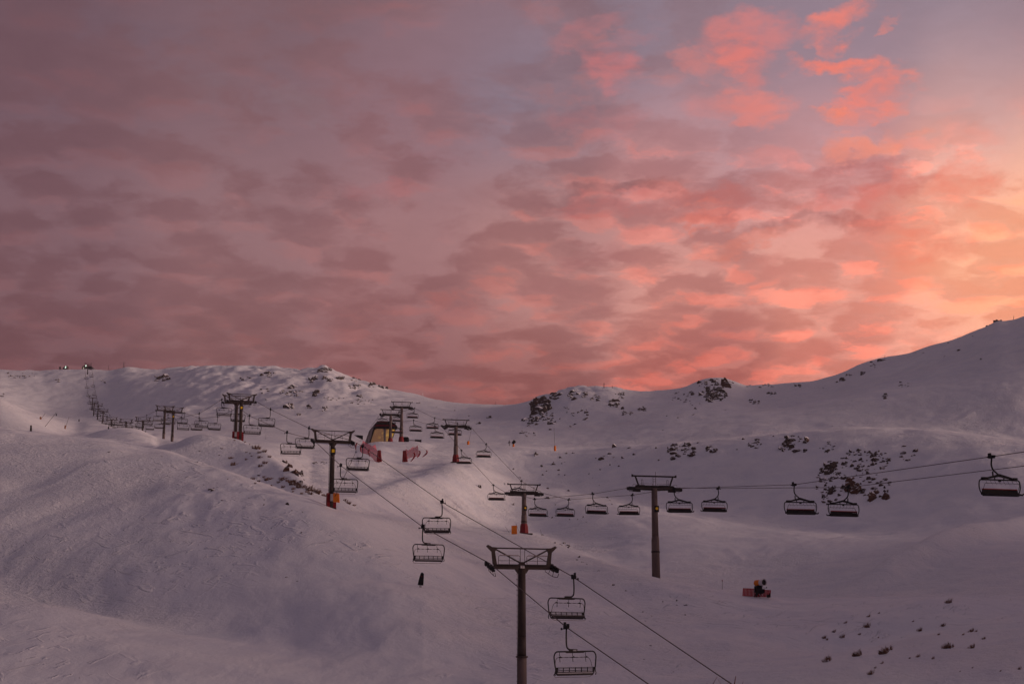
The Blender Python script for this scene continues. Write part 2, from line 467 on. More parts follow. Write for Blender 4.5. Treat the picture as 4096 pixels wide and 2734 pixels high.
# ------------------------------------------------------------------ mesh builder
class MB:
    def __init__(self):
        self.v = []; self.f = []

    def add(self, vs, fs):
        o = len(self.v)
        self.v += [tuple(p) for p in vs]
        self.f += [tuple(i + o for i in f) for f in fs]
        return self

    def box(self, c, s, rot=None):
        c = Vector(c)
        vs = []
        for x in (-.5, .5):
            for y in (-.5, .5):
                for z in (-.5, .5):
                    p = Vector((x * s[0], y * s[1], z * s[2]))
                    if rot is not None:
                        p = rot @ p
                    vs.append(c + p)
        return self.add(vs, [(0, 1, 3, 2), (4, 6, 7, 5), (0, 4, 5, 1), (2, 3, 7, 6), (0, 2, 6, 4), (1, 5, 7, 3)])

    def bar(self, a, b, w, h=None):
        a = Vector(a); b = Vector(b); d = b - a
        h = h or w
        L = d.length
        if L < 1e-6:
            return self
        q = d.to_track_quat('Z', 'Y').to_matrix()
        return self.box((a + b) / 2, (w, h, L), q)

    def tube(self, pts, r, n=8, closed=False, cap=True):
        pts = [Vector(p) for p in pts]
        N = len(pts)
        rs = r if isinstance(r, (list, tuple)) else [r] * N
        rings = []
        prev = None
        for i, p in enumerate(pts):
            if closed:
                d = pts[(i + 1) % N] - pts[i - 1]
            else:
                d = pts[min(i + 1, N - 1)] - pts[max(i - 1, 0)]
            d.normalize()
            if prev is None:
                up = Vector((0, 0, 1)) if abs(d.z) < 0.9 else Vector((0, 1, 0))
                x = d.cross(up).normalized()
            else:
                x = (prev - d * prev.dot(d))
                if x.length < 1e-4:
                    x = d.orthogonal()
                x.normalize()
            prev = x
            y = d.cross(x)
            rings.append([p + (x * math.cos(t) + y * math.sin(t)) * rs[i] for t in [2 * math.pi * k / n for k in range(n)]])
        vs = [p for rg in rings for p in rg]
        fs = []
        m = N if closed else N - 1
        for i in range(m):
            j = (i + 1) % N
            for k in range(n):
                fs.append((i * n + k, i * n + (k + 1) % n, j * n + (k + 1) % n, j * n + k))
        if cap and not closed:
            fs.append(tuple(reversed(range(n))))
            fs.append(tuple((N - 1) * n + k for k in range(n)))
        return self.add(vs, fs)

    def disc(self, c, axis, r, w, n=14):
        c = Vector(c); a = Vector(axis).normalized()
        return self.tube([c - a * w / 2, c + a * w / 2], r, n)

    def ball(self, c, s, seg=10, ring=6):
        bm = bmesh.new()
        bmesh.ops.create_uvsphere(bm, u_segments=seg, v_segments=ring, radius=1)
        vs = [(c[0] + v.co.x * s[0], c[1] + v.co.y * s[1], c[2] + v.co.z * s[2]) for v in bm.verts]
        fs = [tuple(v.index for v in f.verts) for f in bm.faces]
        bm.free()
        return self.add(vs, fs)

    def prism(self, poly, z0, z1, mp=None):
        """poly: list of (a, b); extruded between z0 and z1; mp maps (a, b, z) to a point"""
        mp = mp or (lambda a, b, z: (a, b, z))
        n = len(poly)
        vs = [mp(a, b, z0) for a, b in poly] + [mp(a, b, z1) for a, b in poly]
        fs = [tuple(reversed(range(n))), tuple(range(n, 2 * n))]
        fs += [(i, (i + 1) % n, (i + 1) % n + n, i + n) for i in range(n)]
        return self.add(vs, fs)

    def mesh(self, name, material, smooth=False):
        me = bpy.data.meshes.new(name)
        me.from_pydata(self.v, [], self.f)
        bm = bmesh.new(); bm.from_mesh(me)
        bmesh.ops.recalc_face_normals(bm, faces=bm.faces)
        bm.to_mesh(me); bm.free()
        me.materials.append(material)
        if smooth:
            for p in me.polygons:
                p.use_smooth = True
        return me

    def build(self, name, material, parent=None, smooth=False):
        o = bpy.data.objects.new(name, self.mesh(name, material, smooth))
        COL.objects.link(o)
        if parent:
            o.parent = parent
        return o


def tag(o, label=None, cat=None, group=None, kind=None):
    if label: o['label'] = label
    if cat: o['category'] = cat
    if group: o['group'] = group
    if kind: o['kind'] = kind
    return o


def empty(name, loc=(0, 0, 0), rz=0.0):
    o = bpy.data.objects.new(name, None)
    COL.objects.link(o)
    o.empty_display_size = 0.5
    o.location = loc
    o.rotation_euler = (0, 0, rz)
    return o


def copy_tree(o, parent=None):
    c = o.copy(); COL.objects.link(c)
    if parent: c.parent = parent
    for ch in list(o.children):
        copy_tree(ch, c)
    return c


def rounded(pts, r, k=5):
    """polyline with rounded corners"""
    pts = [Vector(p) for p in pts]
    out = [pts[0]]
    for i in range(1, len(pts) - 1):
        a, b, c = pts[i - 1], pts[i], pts[i + 1]
        d1 = (a - b); d2 = (c - b)
        rr = min(r, d1.length * .49, d2.length * .49)
        p0 = b + d1.normalized() * rr; p1 = b + d2.normalized() * rr
        for j in range(k + 1):
            t = j / k
            out.append(p0 * (1 - t) ** 2 + b * 2 * t * (1 - t) + p1 * t * t)
    out.append(pts[-1])
    return out


# ------------------------------------------------------------------ terrain
def pchip(x, y, xi):
    x = np.asarray(x, float); y = np.asarray(y, float)
    h = np.diff(x); d = np.diff(y) / h
    m = np.zeros_like(y)
    for i in range(1, len(x) - 1):
        if d[i - 1] * d[i] > 0:
            w1 = 2 * h[i] + h[i - 1]; w2 = h[i] + 2 * h[i - 1]
            m[i] = (w1 + w2) / (w1 / d[i - 1] + w2 / d[i])
    m[0] = d[0]; m[-1] = d[-1]
    xi = np.clip(xi, x[0], x[-1])
    k = np.clip(np.searchsorted(x, xi) - 1, 0, len(x) - 2)
    t = (xi - x[k]) / h[k]
    return (y[k] * (1 + 2 * t) * (1 - t) ** 2 + m[k] * h[k] * t * (1 - t) ** 2
            + y[k + 1] * t * t * (3 - 2 * t) + m[k + 1] * h[k] * t * t * (t - 1))


# each curve: where one line of the land (crest, foot, edge) lies: (photo column, photo row, distance)
K2 = [(0, 2740, 122), (1000, 2740, 128), (2083, 2738, 131), (2800, 2740, 128), (3400, 2740, 118), (4096, 2740, 112)]
K2m = [(0, 2300, 172), (600, 2330, 168), (1200, 2330, 162), (1690, 2345, 162), (2083, 2360, 200), (2500, 2440, 185), (2900, 2520, 170), (3400, 2560, 148), (4096, 2520, 138)]
K3 = [(0, 1707, 262), (149, 1728, 258), (298, 1748, 254), (417, 1762, 250), (506, 1783, 246), (600, 1800, 243), (667, 1806, 240), (751, 1832, 236),
      (800, 1852, 234), (866, 1874, 230), (905, 1888, 226), (1000, 1922, 220), (1150, 1967, 212), (1290, 2014, 205), (1340, 2034, 204), (1417, 2052, 208), (1520, 2072, 216),
      (1650, 2095, 238), (1850, 2122, 285), (2097, 2138, 317), (2200, 2165, 300), (2300, 2206, 270), (2450, 2262, 238), (2620, 2312, 217),
      (2800, 2350, 212), (3035, 2392, 214), (3200, 2404, 205), (3500, 2394, 192), (3800, 2382, 180), (4096, 2366, 170)]
K4 = [(0, 1716, 330), (420, 1772, 320), (560, 1800, 300), (612, 1800, 290), (649, 1783, 290), (708, 1768, 290), (728, 1750, 290), (759, 1740, 290), (815, 1735, 290),
      (879, 1743, 292), (917, 1755, 294), (963, 1764, 294), (1007, 1782, 285), (1045, 1799, 280), (1114, 1842, 268), (1172, 1887, 256), (1213, 1921, 246),
      (1275, 1970, 236), (1317, 1987, 230), (1417, 1990, 240), (1600, 1925, 330), (1822, 1850, 397), (2097, 1950, 400), (2400, 2000, 370), (2700, 2060, 335), (3000, 2110, 315), (3500, 2160, 285), (4096, 2160, 255)]
K5 = [(0, 1722, 520), (200, 1745, 500), (330, 1745, 510), (400, 1728, 520), (440, 1717, 525), (480, 1712, 528), (520, 1713, 528), (560, 1722, 520), (600, 1741, 500), (640, 1758, 470), (700, 1764, 440),
      (780, 1768, 430), (900, 1768, 430), (1100, 1775, 430), (1300, 1790, 440), (1420, 1785, 460), (1480, 1772, 485), (1530, 1766, 500), (1600, 1766, 503), (1650, 1764, 502), (1686, 1766, 500), (1740, 1778, 495), (1860, 1782, 490), (1980, 1782, 490), (2130, 1789, 488),
      (2265, 1801, 480), (2400, 1793, 475), (2500, 1785, 470), (2707, 1770, 455), (3100, 1733, 430), (3300, 1713, 420), (3500, 1707, 410), (3700, 1713, 400), (3850, 1728, 390), (4000, 1746, 380), (4096, 1759, 370)]
K6 = [(0, 1594, 640), (45, 1617, 640), (104, 1647, 640), (149, 1667, 640), (191, 1685, 650), (238, 1706, 660), (300, 1720, 700), (360, 1706, 860), (415, 1703, 900), (500, 1708, 820), (640, 1718, 740), (900, 1728, 660), (1200, 1742, 610),
      (1500, 1755, 600), (1900, 1778, 580), (2265, 1790, 570), (2700, 1768, 550), (3100, 1732, 530), (3500, 1722, 510), (4096, 1775, 470)]
K7 = [(0, 1602, 960), (60, 1625, 970), (140, 1662, 1000), (250, 1672, 1030), (400, 1668, 1040), (700, 1655, 900), (1000, 1650, 850), (1500, 1690, 760), (1900, 1712, 730), (2300, 1705, 690), (2700, 1660, 660), (3100, 1640, 630), (3500, 1580, 610), (4096, 1530, 560)]
K8 = [(0, 1478, 1290), (60, 1484, 1290), (150, 1484, 1285), (250, 1478, 1280), (345, 1479, 1278), (440, 1480, 1275), (500, 1473, 1270), (560, 1480, 1265), (650, 1483, 1255), (750, 1475, 1235), (880, 1467, 1200),
      (940, 1472, 1190), (1060, 1473, 1180), (1250, 1484, 1150), (1300, 1474, 1150), (1330, 1486, 1150), (1400, 1510, 1140), (1480, 1530, 1120), (1550, 1556, 1100), (1640, 1572, 1080), (1700, 1584, 1060), (1800, 1603, 1020),
      (1900, 1612, 980), (2000, 1616, 950), (2080, 1612, 900), (2130, 1602, 860), (2155, 1586, 850), (2200, 1576, 850), (2240, 1559, 850), (2330, 1548, 850), (2440, 1548, 850), (2490, 1560, 860), (2600, 1565, 860), (2700, 1556, 850),
      (2760, 1540, 830), (2810, 1518, 820), (2850, 1511, 820), (2900, 1514, 820), (2950, 1530, 820), (2985, 1543, 820), (3060, 1538, 820), (3160, 1531, 820), (3240, 1526, 810), (3330, 1508, 800), (3400, 1480, 790), (3450, 1457, 780),
      (3520, 1433, 770), (3600, 1415, 760), (3650, 1403, 755), (3690, 1385, 750), (3780, 1362, 740), (3860, 1333, 730), (3900, 1318, 725), (3950, 1297, 720), (3985, 1281, 715), (4050, 1275, 710), (4096, 1258, 700)]


def curve_uv(C):
    C = np.array(C, float)
    u, v = uv(C[:, 0], C[:, 1])
    return u, v, C[:, 2]


CUR = [curve_uv(c) for c in (K2, K2m, K3, K4, K5, K6, K7, K8)]


def profile(u):
    """control (logY, v) for an array of columns u -> arrays (len(u), n)"""
    cols = []

    def put(v, Y):
        cols.append((np.broadcast_to(v, u.shape).astype(float), np.broadcast_to(Y, u.shape).astype(float)))
    put(-1.15, 1.5); put(-0.30, 6.0); put(-0.16, 13.0); put(-0.32, 38.0); put(-0.25, 70.0); put(-0.125, 102.0)
    for k, (cu, cv, cY) in enumerate(CUR):
        v = pchip(cu, cv, u); Y = np.interp(u, cu, cY)
        # a foot just behind every crest
        put(v, Y)
        if k == 2:     # K3
            px = 2048 + u * F * 0.985
            off = np.interp(px, [0, 600, 900, 1200, 1330, 1500, 1700, 2200, 2400, 2620, 3035, 3500, 4096], [10, 14, 30, 22, 6, -4, -22, -25, -2, 12, 9, 5, 4])
            put(v - off / F, Y * 1.10)
        if k == 3:     # K4
            px = 2048 + u * F
            off = np.interp(px, [0, 560, 620, 760, 1000, 1250, 1330, 1500, 4096], [0, 0, 6, 18, 12, 10, 0, -18, -22])
            put(v - off / F, Y * 1.08)
        if k == 4:     # K5
            px = 2048 + u * F
            off = np.interp(px, [0, 330, 480, 600, 660, 1300, 1500, 1650, 1740, 2265, 2700, 3300, 4096], [4, 4, 10, 4, -3, -3, 6, 10, 3, 3, 3, 14, 12])
            put(v - off / F, Y * 1.09)
    cu, cv, cY = CUR[-1]
    v = pchip(cu, cv, u); Y = np.interp(u, cu, cY)
    put(v - 0.012, Y * 1.12); put(v - 0.06, Y * 1.5); put(v * 0.25, Y * 2.5); put(v * 0.02, 9000.0)
    V = np.stack([c[0] for c in cols], 1); L = np.log(np.stack([c[1] for c in cols], 1))
    ins = np.abs(u) <= 0.46
    # unseen right-hand ground, raised to keep the sun off the near slopes
    for c, f_ in ((4, .4), (5, .8), (6, 1), (7, 1), (8, 1), (9, 1), (10, .8), (11, .5)):
        V[:, c] += f_ * 0.34 * np.clip(u - 0.40, 0, 1.2)

    def blur(A, sg):
        r = int(sg * 3); k = np.exp(-0.5 * (np.arange(-r, r + 1) / sg) ** 2); k /= k.sum()
        B = A.copy()
        for c in range(A.shape[1]):
            B[ins, c] = np.convolve(np.pad(A[ins, c], r, mode='edge'), k, 'valid')
        return B
    if ins.sum() > 200:
        L = blur(L, 14.0)
        hidden = blur(V, 10.0)
        V = blur(V, 1.6)
        for c in (7, 9, 11, 13, 15, 17):
            V[:, c] = hidden[:, c]
        V[:, 8] = blur(V[:, 8:9], 3.0)[:, 0]
        V[:, 10] = blur(V[:, 10:11], 3.0)[:, 0]
    for k in range(1, L.shape[1]):      # keep distances growing
        L[:, k] = np.maximum(L[:, k], L[:, k - 1] + 0.02)
    return V, L


def eval_profile(V, L, li):
    """vectorised monotone cubic along each row: V, L (n, m); li (k,) or (n,k)"""
    n, m = V.shape
    h = np.diff(L, axis=1); d = np.diff(V, axis=1) / h
    S = np.zeros_like(V)
    w1 = 2 * h[:, 1:] + h[:, :-1]; w2 = h[:, 1:] + 2 * h[:, :-1]
    same = d[:, :-1] * d[:, 1:] > 0
    den = np.where(same, w1 / np.where(same, d[:, :-1], 1) + w2 / np.where(same, d[:, 1:], 1), 1)
    S[:, 1:-1] = np.where(same, (w1 + w2) / den, 0)
    S[:, 0] = d[:, 0]; S[:, -1] = 0
    if li.ndim == 1:
        li = np.broadcast_to(li, (n, len(li)))
    li = np.clip(li, L[:, :1], L[:, -1:])
    out = np.empty(li.shape)
    for i in range(n):
        k = np.clip(np.searchsorted(L[i], li[i]) - 1, 0, m - 2)
        hh = h[i][k]; t = (li[i] - L[i][k]) / hh
        out[i] = (V[i][k] * (1 + 2 * t) * (1 - t) ** 2 + S[i][k] * hh * t * (1 - t) ** 2
                  + V[i][k + 1] * t * t * (3 - 2 * t) + S[i][k + 1] * hh * t * t * (t - 1))
    return out


PERM = rng.permutation(512)
GR = rng.uniform(-1, 1, (512,))


def vnoise(x, y, seed=0):
    xi = np.floor(x).astype(int); yi = np.floor(y).astype(int)
    fx = x - xi; fy = y - yi
    fx = fx * fx * fx * (fx * (fx * 6 - 15) + 10); fy = fy * fy * fy * (fy * (fy * 6 - 15) + 10)

    def h(a, b):
        return GR[PERM[(PERM[(a + seed) & 511] + b) & 511]]
    return (h(xi, yi) * (1 - fx) * (1 - fy) + h(xi + 1, yi) * fx * (1 - fy) + h(xi, yi + 1) * (1 - fx) * fy + h(xi + 1, yi + 1) * fx * fy)


def fbm(x, y, o=4, seed=0):
    s = 0; a = 1
    for k in range(o):
        s = s + a * vnoise(x * 2 ** k + 17.3 * k, y * 2 ** k - 9.1 * k, seed + 31 * k)
        a *= 0.5
    return s


def relief(X, Y):
    D = np.clip((Y - 90) / 60, 0, 1)
    far = np.clip((Y - 250) / 500, 0, 1)
    px = 2048 + X / Y * F
    z = fbm(X / 45, Y / 60, 3, 1) * (0.25 + 0.6 * far)
    z = z + fbm(X / 9, Y / 14, 3, 5) * (0.07 + 0.22 * far)
    # wind drifts and worn pistes on the near slopes
    near = np.clip((700 - Y) / 300, 0, 1)
    wx = X + 6 * fbm(X / 30, Y / 30, 2, 41); wy = Y + 9 * fbm(X / 26, Y / 26, 2, 47)
    z = z + (0.5 - np.abs(fbm(wx / 24 + wy / 60, wy / 17 - wx / 70, 3, 33))) * 0.50 * near
    z = z + fbm(wx / 5.5, wy / 7.5, 3, 61) * 0.15 * near
    rough = np.clip(fbm(X / 60, Y / 80, 2, 9) * 1.6 + 0.35, 0, 1)
    z = z + fbm(X / 2.2, Y / 3.0, 3, 13) * 0.13 * rough * (1 - 0.75 * far)
    # drifts and rocky ground high on the left ridge and on the right outcrop
    ridge = np.clip((Y - 800) / 200, 0, 1) * np.clip((1700 - px) / 400, 0, 1) * (0.25 + 0.75 * np.clip((px - 450) / 300, 0, 1))
    z = z + (np.abs(fbm(X / 20, Y / 30, 5, 21)) - 0.25) * 2.8 * ridge
    crag = np.clip((Y - 760) / 60, 0, 1) * np.clip((px - 2090) / 60, 0, 1) * np.clip((2600 - px) / 150, 0, 1)
    z = z + (np.abs(fbm(X / 13, Y / 22, 5, 71)) - 0.25) * 1.5 * crag
    # a hollow and a bank running down across the near left slope, a rising bank on the far right
    yc = np.interp(px, [-600, 0, 600, 1300, 2000], [190, 176, 160, 146, 140])
    fl = np.clip((1700 - px) / 500, 0, 1)
    z = z - 2.4 * np.exp(-((Y - yc) / 11) ** 2) * fl
    z = z + 1.1 * np.exp(-((Y - yc + 30) / 13) ** 2) * fl
    yr = np.interp(px, [3300, 3650, 3900, 4300], [222, 246, 268, 300])
    z = z + 3.0 * np.exp(-((Y - yr) / 10) ** 2) * np.clip((px - 3250) / 300, 0, 1) * np.clip((4700 - px) / 300, 0, 1)
    yq = np.interp(px, [3000, 3500, 4096], [150, 158, 166])
    z = z - 2.2 * np.exp(-((Y - yq) / 12) ** 2) * np.clip((px - 2900) / 400, 0, 1)
    return z * D


NU, NY = 760, 820
us = np.concatenate([np.linspace(-2.2, -0.46, 26)[:-1], np.linspace(-0.46, 0.46, NU), np.linspace(0.46, 2.2, 26)[1:]])
lY = np.concatenate([np.linspace(math.log(1.5), math.log(100), 70)[:-1], np.linspace(math.log(100), math.log(1400), NY), np.linspace(math.log(1400), math.log(9000), 24)[1:]])
PV, PL = profile(us)
GV = eval_profile(PV, PL, lY)
YY = np.exp(lY)[None, :] * np.ones((len(us), 1))
XX = us[:, None] * YY
ZZ = GV * YY + relief(XX, YY)
GVr = ZZ / YY                    # final slopes, for finding the ground


def ground(X, Y):
    """height of the snow at a place"""
    u = X / Y; l = math.log(Y)
    i = int(np.clip(np.searchsorted(us, u) - 1, 0, len(us) - 2)); j = int(np.clip(np.searchsorted(lY, l) - 1, 0, len(lY) - 2))
    a = (u - us[i]) / (us[i + 1] - us[i]); b = (l - lY[j]) / (lY[j + 1] - lY[j])
    v = (GVr[i, j] * (1 - a) * (1 - b) + GVr[i + 1, j] * a * (1 - b) + GVr[i, j + 1] * (1 - a) * b + GVr[i + 1, j + 1] * a * b)
    return v * Y


JMIN = int(np.searchsorted(lY, math.log(105)))
CM = np.maximum.accumulate(GVr[:, JMIN:], axis=1)


def hit(px, py):
    """first place where the sight line through a photo pixel meets the snow: returns (X, Y, Z)"""
    u, v = uv(px, py); u = float(u); v = float(v)
    i = int(np.clip(round(np.interp(u, us, np.arange(len(us)))), 0, len(us) - 1))
    j = int(np.searchsorted(CM[i], v))
    if j >= CM.shape[1]:
        j = int(np.argmax(CM[i] >= CM[i][-1] - 1e-9))
    j = j + JMIN
    Y = math.exp(lY[min(j, len(lY) - 1)])
    if Y > 1500:
        j = JMIN + int(np.argmax(GVr[i, JMIN:]))
        Y = math.exp(lY[j])
    return u * Y, Y, GVr[i, min(j, len(lY) - 1)] * Y


nu, ny = XX.shape
me = bpy.data.meshes.new('snow_ground')
co = np.stack([XX, YY, ZZ], 2).reshape(-1, 3).astype(np.float32)
ii, jj = np.meshgrid(np.arange(nu - 1), np.arange(ny - 1), indexing='ij')
q = np.stack([ii * ny + jj, (ii + 1) * ny + jj, (ii + 1) * ny + jj + 1, ii * ny + jj + 1], 2).reshape(-1, 4).astype(np.int32)
me.vertices.add(len(co)); me.vertices.foreach_set('co', co.ravel())
me.loops.add(q.size); me.loops.foreach_set('vertex_index', q.ravel())
me.polygons.add(len(q)); me.polygons.foreach_set('loop_start', np.arange(0, q.size, 4, dtype=np.int32))
me.polygons.foreach_set('use_smooth', np.ones(len(q), dtype=bool))
me.update(calc_edges=True)
me.materials.append(M['snow'])
snow = bpy.data.objects.new('snow_ground', me)
COL.objects.link(snow)
tag(snow, 'snow-covered ski slopes rising to a bare white ridge', None, None, 'structure')
#@@OBJECTS@@
# ------------------------------------------------------------------ the two lift lines
LA, LB = 42.97, -0.3386          # left line: X = LA + LB * Y
RA, RB = 77.0, -0.234            # right line
ORD = ['nearest', 'second', 'third', 'fourth', 'fifth', 'sixth', 'seventh', 'eighth', 'ninth', 'tenth', 'eleventh', 'twelfth', 'thirteenth',
       'fourteenth', 'fifteenth', 'sixteenth', 'seventeenth', 'eighteenth', 'nineteenth', 'twentieth', 'twenty-first', 'twenty-second', 'twenty-third',
       'twenty-fourth', 'twenty-fifth', 'twenty-sixth', 'twenty-seventh', 'twenty-eighth', 'twenty-ninth', 'thirtieth', 'thirty-first']


def on_line(px, py, a, b, off=0.0):
    """point where the sight line meets the vertical plane of a lift line (off: sideways shift of the rope)"""
    u, v = uv(px, py); u = float(u); v = float(v)
    Y = (a + off * math.sqrt(1 + b * b)) / (u - b)
    return u * Y, Y, v * Y


# --- chair of the left lift: open frame, six seats
def chair_left(simple=False):
    root = empty('chairlift_chair')
    cx = 0.64; z0 = -1.72; n = 6 if simple else 8
    P = lambda x, z, y=0.0: (cx + x, y, z0 + z)
    parts = []
    g = MB().box((0, 0, 0.02), (0.26, 0.55, 0.26)).box((0.02, 0.30, 0.22), (0.10, 0.28, 0.34)).box((0.06, -0.2, 0.16), (0.12, 0.3, 0.2))
    g.bar((0.0, 0, -0.08), (-0.36, 0, -0.10), 0.07).box((-0.38, 0, -0.10), (0.08, 0.14, 0.16)).bar((0, -0.3, 0.05), (0, 0.45, 0.0), 0.12)
    parts.append(('grip', g, 'black'))
    h = MB().tube(rounded([(0.02, 0, 0), (-0.03, 0, -0.8), (0.0, 0, z0 + 0.12), (cx + 0.1, 0, z0 + 0.12)], 0.5), 0.062, n)
    parts.append(('hanger', h, 'bframe'))
    f = MB().tube(rounded([P(-1.57, -1.12), P(-1.66, -0.3), P(-1.5, 0), P(0, 0.0), P(1.5, 0), P(1.66, -0.3), P(1.57, -1.12)], 0.42), 0.052, n)
    for s in (-1, 1):
        f.tube(rounded([P(s * 1.57, -1.10), P(s * 1.55, -1.35), P(s * 1.63, -1.56), P(s * 1.56, -1.68)], 0.15), 0.035, n)
        f.tube([P(s * 1.50, -1.12), P(s * 1.50, -1.50, 0.1), P(s * 1.52, -1.66, 0.45)], 0.04, n)
    parts.append(('frame', f, 'bframe'))
    c = MB().box(P(-0.14, 0.08), (0.60, 0.20, 0.16)).prism([(-0.85, -0.02), (-0.62, -0.11), (0.62, -0.11), (0.85, -0.02), (0.85, 0.05), (-0.85, 0.05)], -0.09, 0.09, lambda a, b, z: P(a, b, z))
    parts.append(('crosspiece', c, 'dark'))
    if not simple:
        parts.append(('maker_plate', MB().box(P(-0.06, 0.08, -0.115), (0.26, 0.02, 0.11)), 'grey'))
    b = MB()
    for k in range(7):
        b.bar(P(-1.42 + k * 0.4733, -1.13, -0.02), P(-1.42 + k * 0.4733, -1.47, 0.04), 0.05 if 0 < k < 6 else 0.13, 0.06)
    b.bar(P(-1.5, -1.14, -0.02), P(1.5, -1.14, -0.02), 0.045).bar(P(-1.5, -1.46, 0.04), P(1.5, -1.46, 0.04), 0.05)
    b.bar(P(-1.42, -1.22, -0.005), P(1.42, -1.22, -0.005), 0.02, 0.035).bar(P(-1.42, -1.34, 0.015), P(1.42, -1.34, 0.015), 0.02, 0.05)
    parts.append(('backrest', b, 'bframe'))
    rot = Matrix.Rotation(math.radians(20), 3, 'X')
    for k in range(6):
        s = MB().box(P(-1.183 + k * 0.4733, -1.56, 0.27), (0.455, 0.50, 0.13), rot)
        parts.append(('seat', s, 'seat'))
    if not simple:
        s = MB().box(P(0, -1.482, 0.245), (2.75, 0.44, 0.012), rot)
        parts.append(('snow_layer', s, 'white'))
    r = MB().tube(rounded([P(-1.45, -1.15, 0.3), P(-1.40, -0.7, 0.42), P(-1.25, -0.42, 0.5), P(1.25, -0.42, 0.5), P(1.40, -0.7, 0.42), P(1.45, -1.15, 0.3)], 0.3), 0.018, 5)
    for k in range(6):
        r.bar(P(-1.0 + k * 0.4, -0.42, 0.5), P(-0.78 + k * 0.4, -0.42, 0.5), 0.05)
    parts.append(('restraint_bar', r, 'bframe'))
    for x in (-1.02, 0.0, 1.02):
        t = MB().tube(rounded([P(x - 0.12, -0.05, 0.15), P(x - 0.08, -0.28, 0.35), P(x + 0.12, -0.40, 0.5)], 0.2), 0.022, 5)
        t.box(P(x + 0.05, -0.41, 0.5), (0.2, 0.10, 0.09)).bar(P(x, -0.42, 0.5), P(x - 0.01, -0.74, 0.42), 0.035)
        parts.append(('footrest', t, 'bframe'))
    lo = MB().tube(rounded([P(-1.5, -1.5, 0.2), P(-1.5, -1.82, 0.55), P(1.4, -1.84, 0.55), P(1.5, -1.5, 0.2)], 0.25), 0.020, 5)
    parts.append(('lower_rail', lo, 'frost'))
    return root, parts


# --- chair of the right lift: wide black eight-seater with a red stripe
def chair_right(simple=False):
    root = empty('wide_chairlift_chair')
    cx = 0.66; n = 6 if simple else 8
    P = lambda x, z, y=0.0: (cx + x, y, z)
    parts = []
    g = MB().box((0, 0, 0), (0.34, 0.65, 0.26)).box((-0.1, -0.15, 0.2), (0.16, 0.35, 0.28)).bar((0, -0.5, 0.03), (0, 0.6, 0.0), 0.13)
    g.bar((0, 0, -0.04), (-0.38, 0, -0.05), 0.06).box((-0.40, 0, -0.04), (0.07, 0.12, 0.13))
    parts.append(('grip', g, 'black'))
    h = MB().tube(rounded([(0.02, 0, 0), (-0.08, 0, -0.75), (0.05, 0, -1.15), (cx - 0.05, 0, -1.62), (cx + 0.3, 0, -1.68)], 0.35, 5), 0.078, n)
    h.bar((0.03, 0, -1.30), (0.05, 0, -1.80), 0.10)
    parts.append(('hanger', h, 'black'))
    y = MB()
    for s in (-1, 1):
        y.prism([(0.0, -1.52), (0.0, -1.78), (s * 1.55, -2.08), (s * 1.55, -1.93)] if s > 0 else [(0.0, -1.78), (0.0, -1.52), (s * 1.55, -1.93), (s * 1.55, -2.08)], -0.09, 0.09, lambda a, b, z: P(a, b, z))
        y.box(P(s * 1.52, -1.98), (0.42, 0.34, 0.27))
    y.bar(P(-1.4, -2.06), P(1.4, -2.06), 0.10, 0.12).box(P(0.02, -2.12), (0.22, 0.16, 0.22))
    y.bar(P(-0.45, -1.8), P(-0.45, -2.05), 0.08).bar(P(0.45, -1.8), P(0.45, -2.05), 0.08)
    parts.append(('yoke', y, 'black'))
    for s in (-1, 1):
        f = MB().tube(rounded([P(s * 1.6, -2.02), P(s * 1.98, -2.10), P(s * 2.06, -2.7), P(s * 1.92, -3.2), P(s * 1.62, -3.42)], 0.42, 5), 0.058, n)
        f.tube([P(s * 1.75, -3.36, 0.0), P(s * 2.02, -3.40, 0.35), P(s * 2.08, -3.26, 0.42)], 0.075, n)
        parts.append(('side_frame', f, 'black'))
    b = MB()
    # eight back cushions behind one cover
    b.prism([(-1.72, -2.93), (-1.80, -3.40), (1.80, -3.40), (1.72, -2.93)], -0.06, 0.08, lambda a, b_, z: P(a, b_, z - (b_ + 3.2) * 0.15))
    parts.append(('backrest', b, 'black'))
    r = MB().box(P(0, -2.895, -0.045), (3.44, 0.17, 0.075))
    parts.append(('red_stripe', r, 'red'))
    for k in range(8):
        parts.append(('seat', MB().box(P(-1.55 + k * 0.443, -3.42, 0.30), (0.43, 0.56, 0.11), Matrix.Rotation(math.radians(12), 3, 'X')), 'black'))
    q = MB().bar(P(-1.68, -2.42, 0.45), P(1.68, -2.42, 0.45), 0.035)
    for s in (-1, 1):
        q.tube(rounded([P(s * 1.68, -2.42, 0.45), P(s * 1.72, -2.55, 0.40), P(s * 1.75, -3.0, 0.15)], 0.1), 0.022, 5)
    for k in range(8):
        x = -1.5 + k * 0.43
        q.bar(P(x, -2.42, 0.45), P(x + 0.10, -2.12, 0.1), 0.022)
        q.bar(P(x + 0.1, -2.42, 0.45), P(x + 0.1, -2.55, 0.42), 0.014)
    parts.append(('restraint_bar', q, 'bframe'))
    if not simple:
        t = MB()
        for k in range(9):
            if k != 4:
                t.bar(P(-1.55 + k * 0.055, -3.085, -0.085), P(-1.535 + k * 0.055, -3.035, -0.09), 0.028, 0.010)
        parts.append(('lettering', t, 'white'))
    for (_, mb, _m) in parts:      # riders face down the line
        mb.v = [(p[0], -p[1], p[2]) for p in mb.v]
    return root, parts


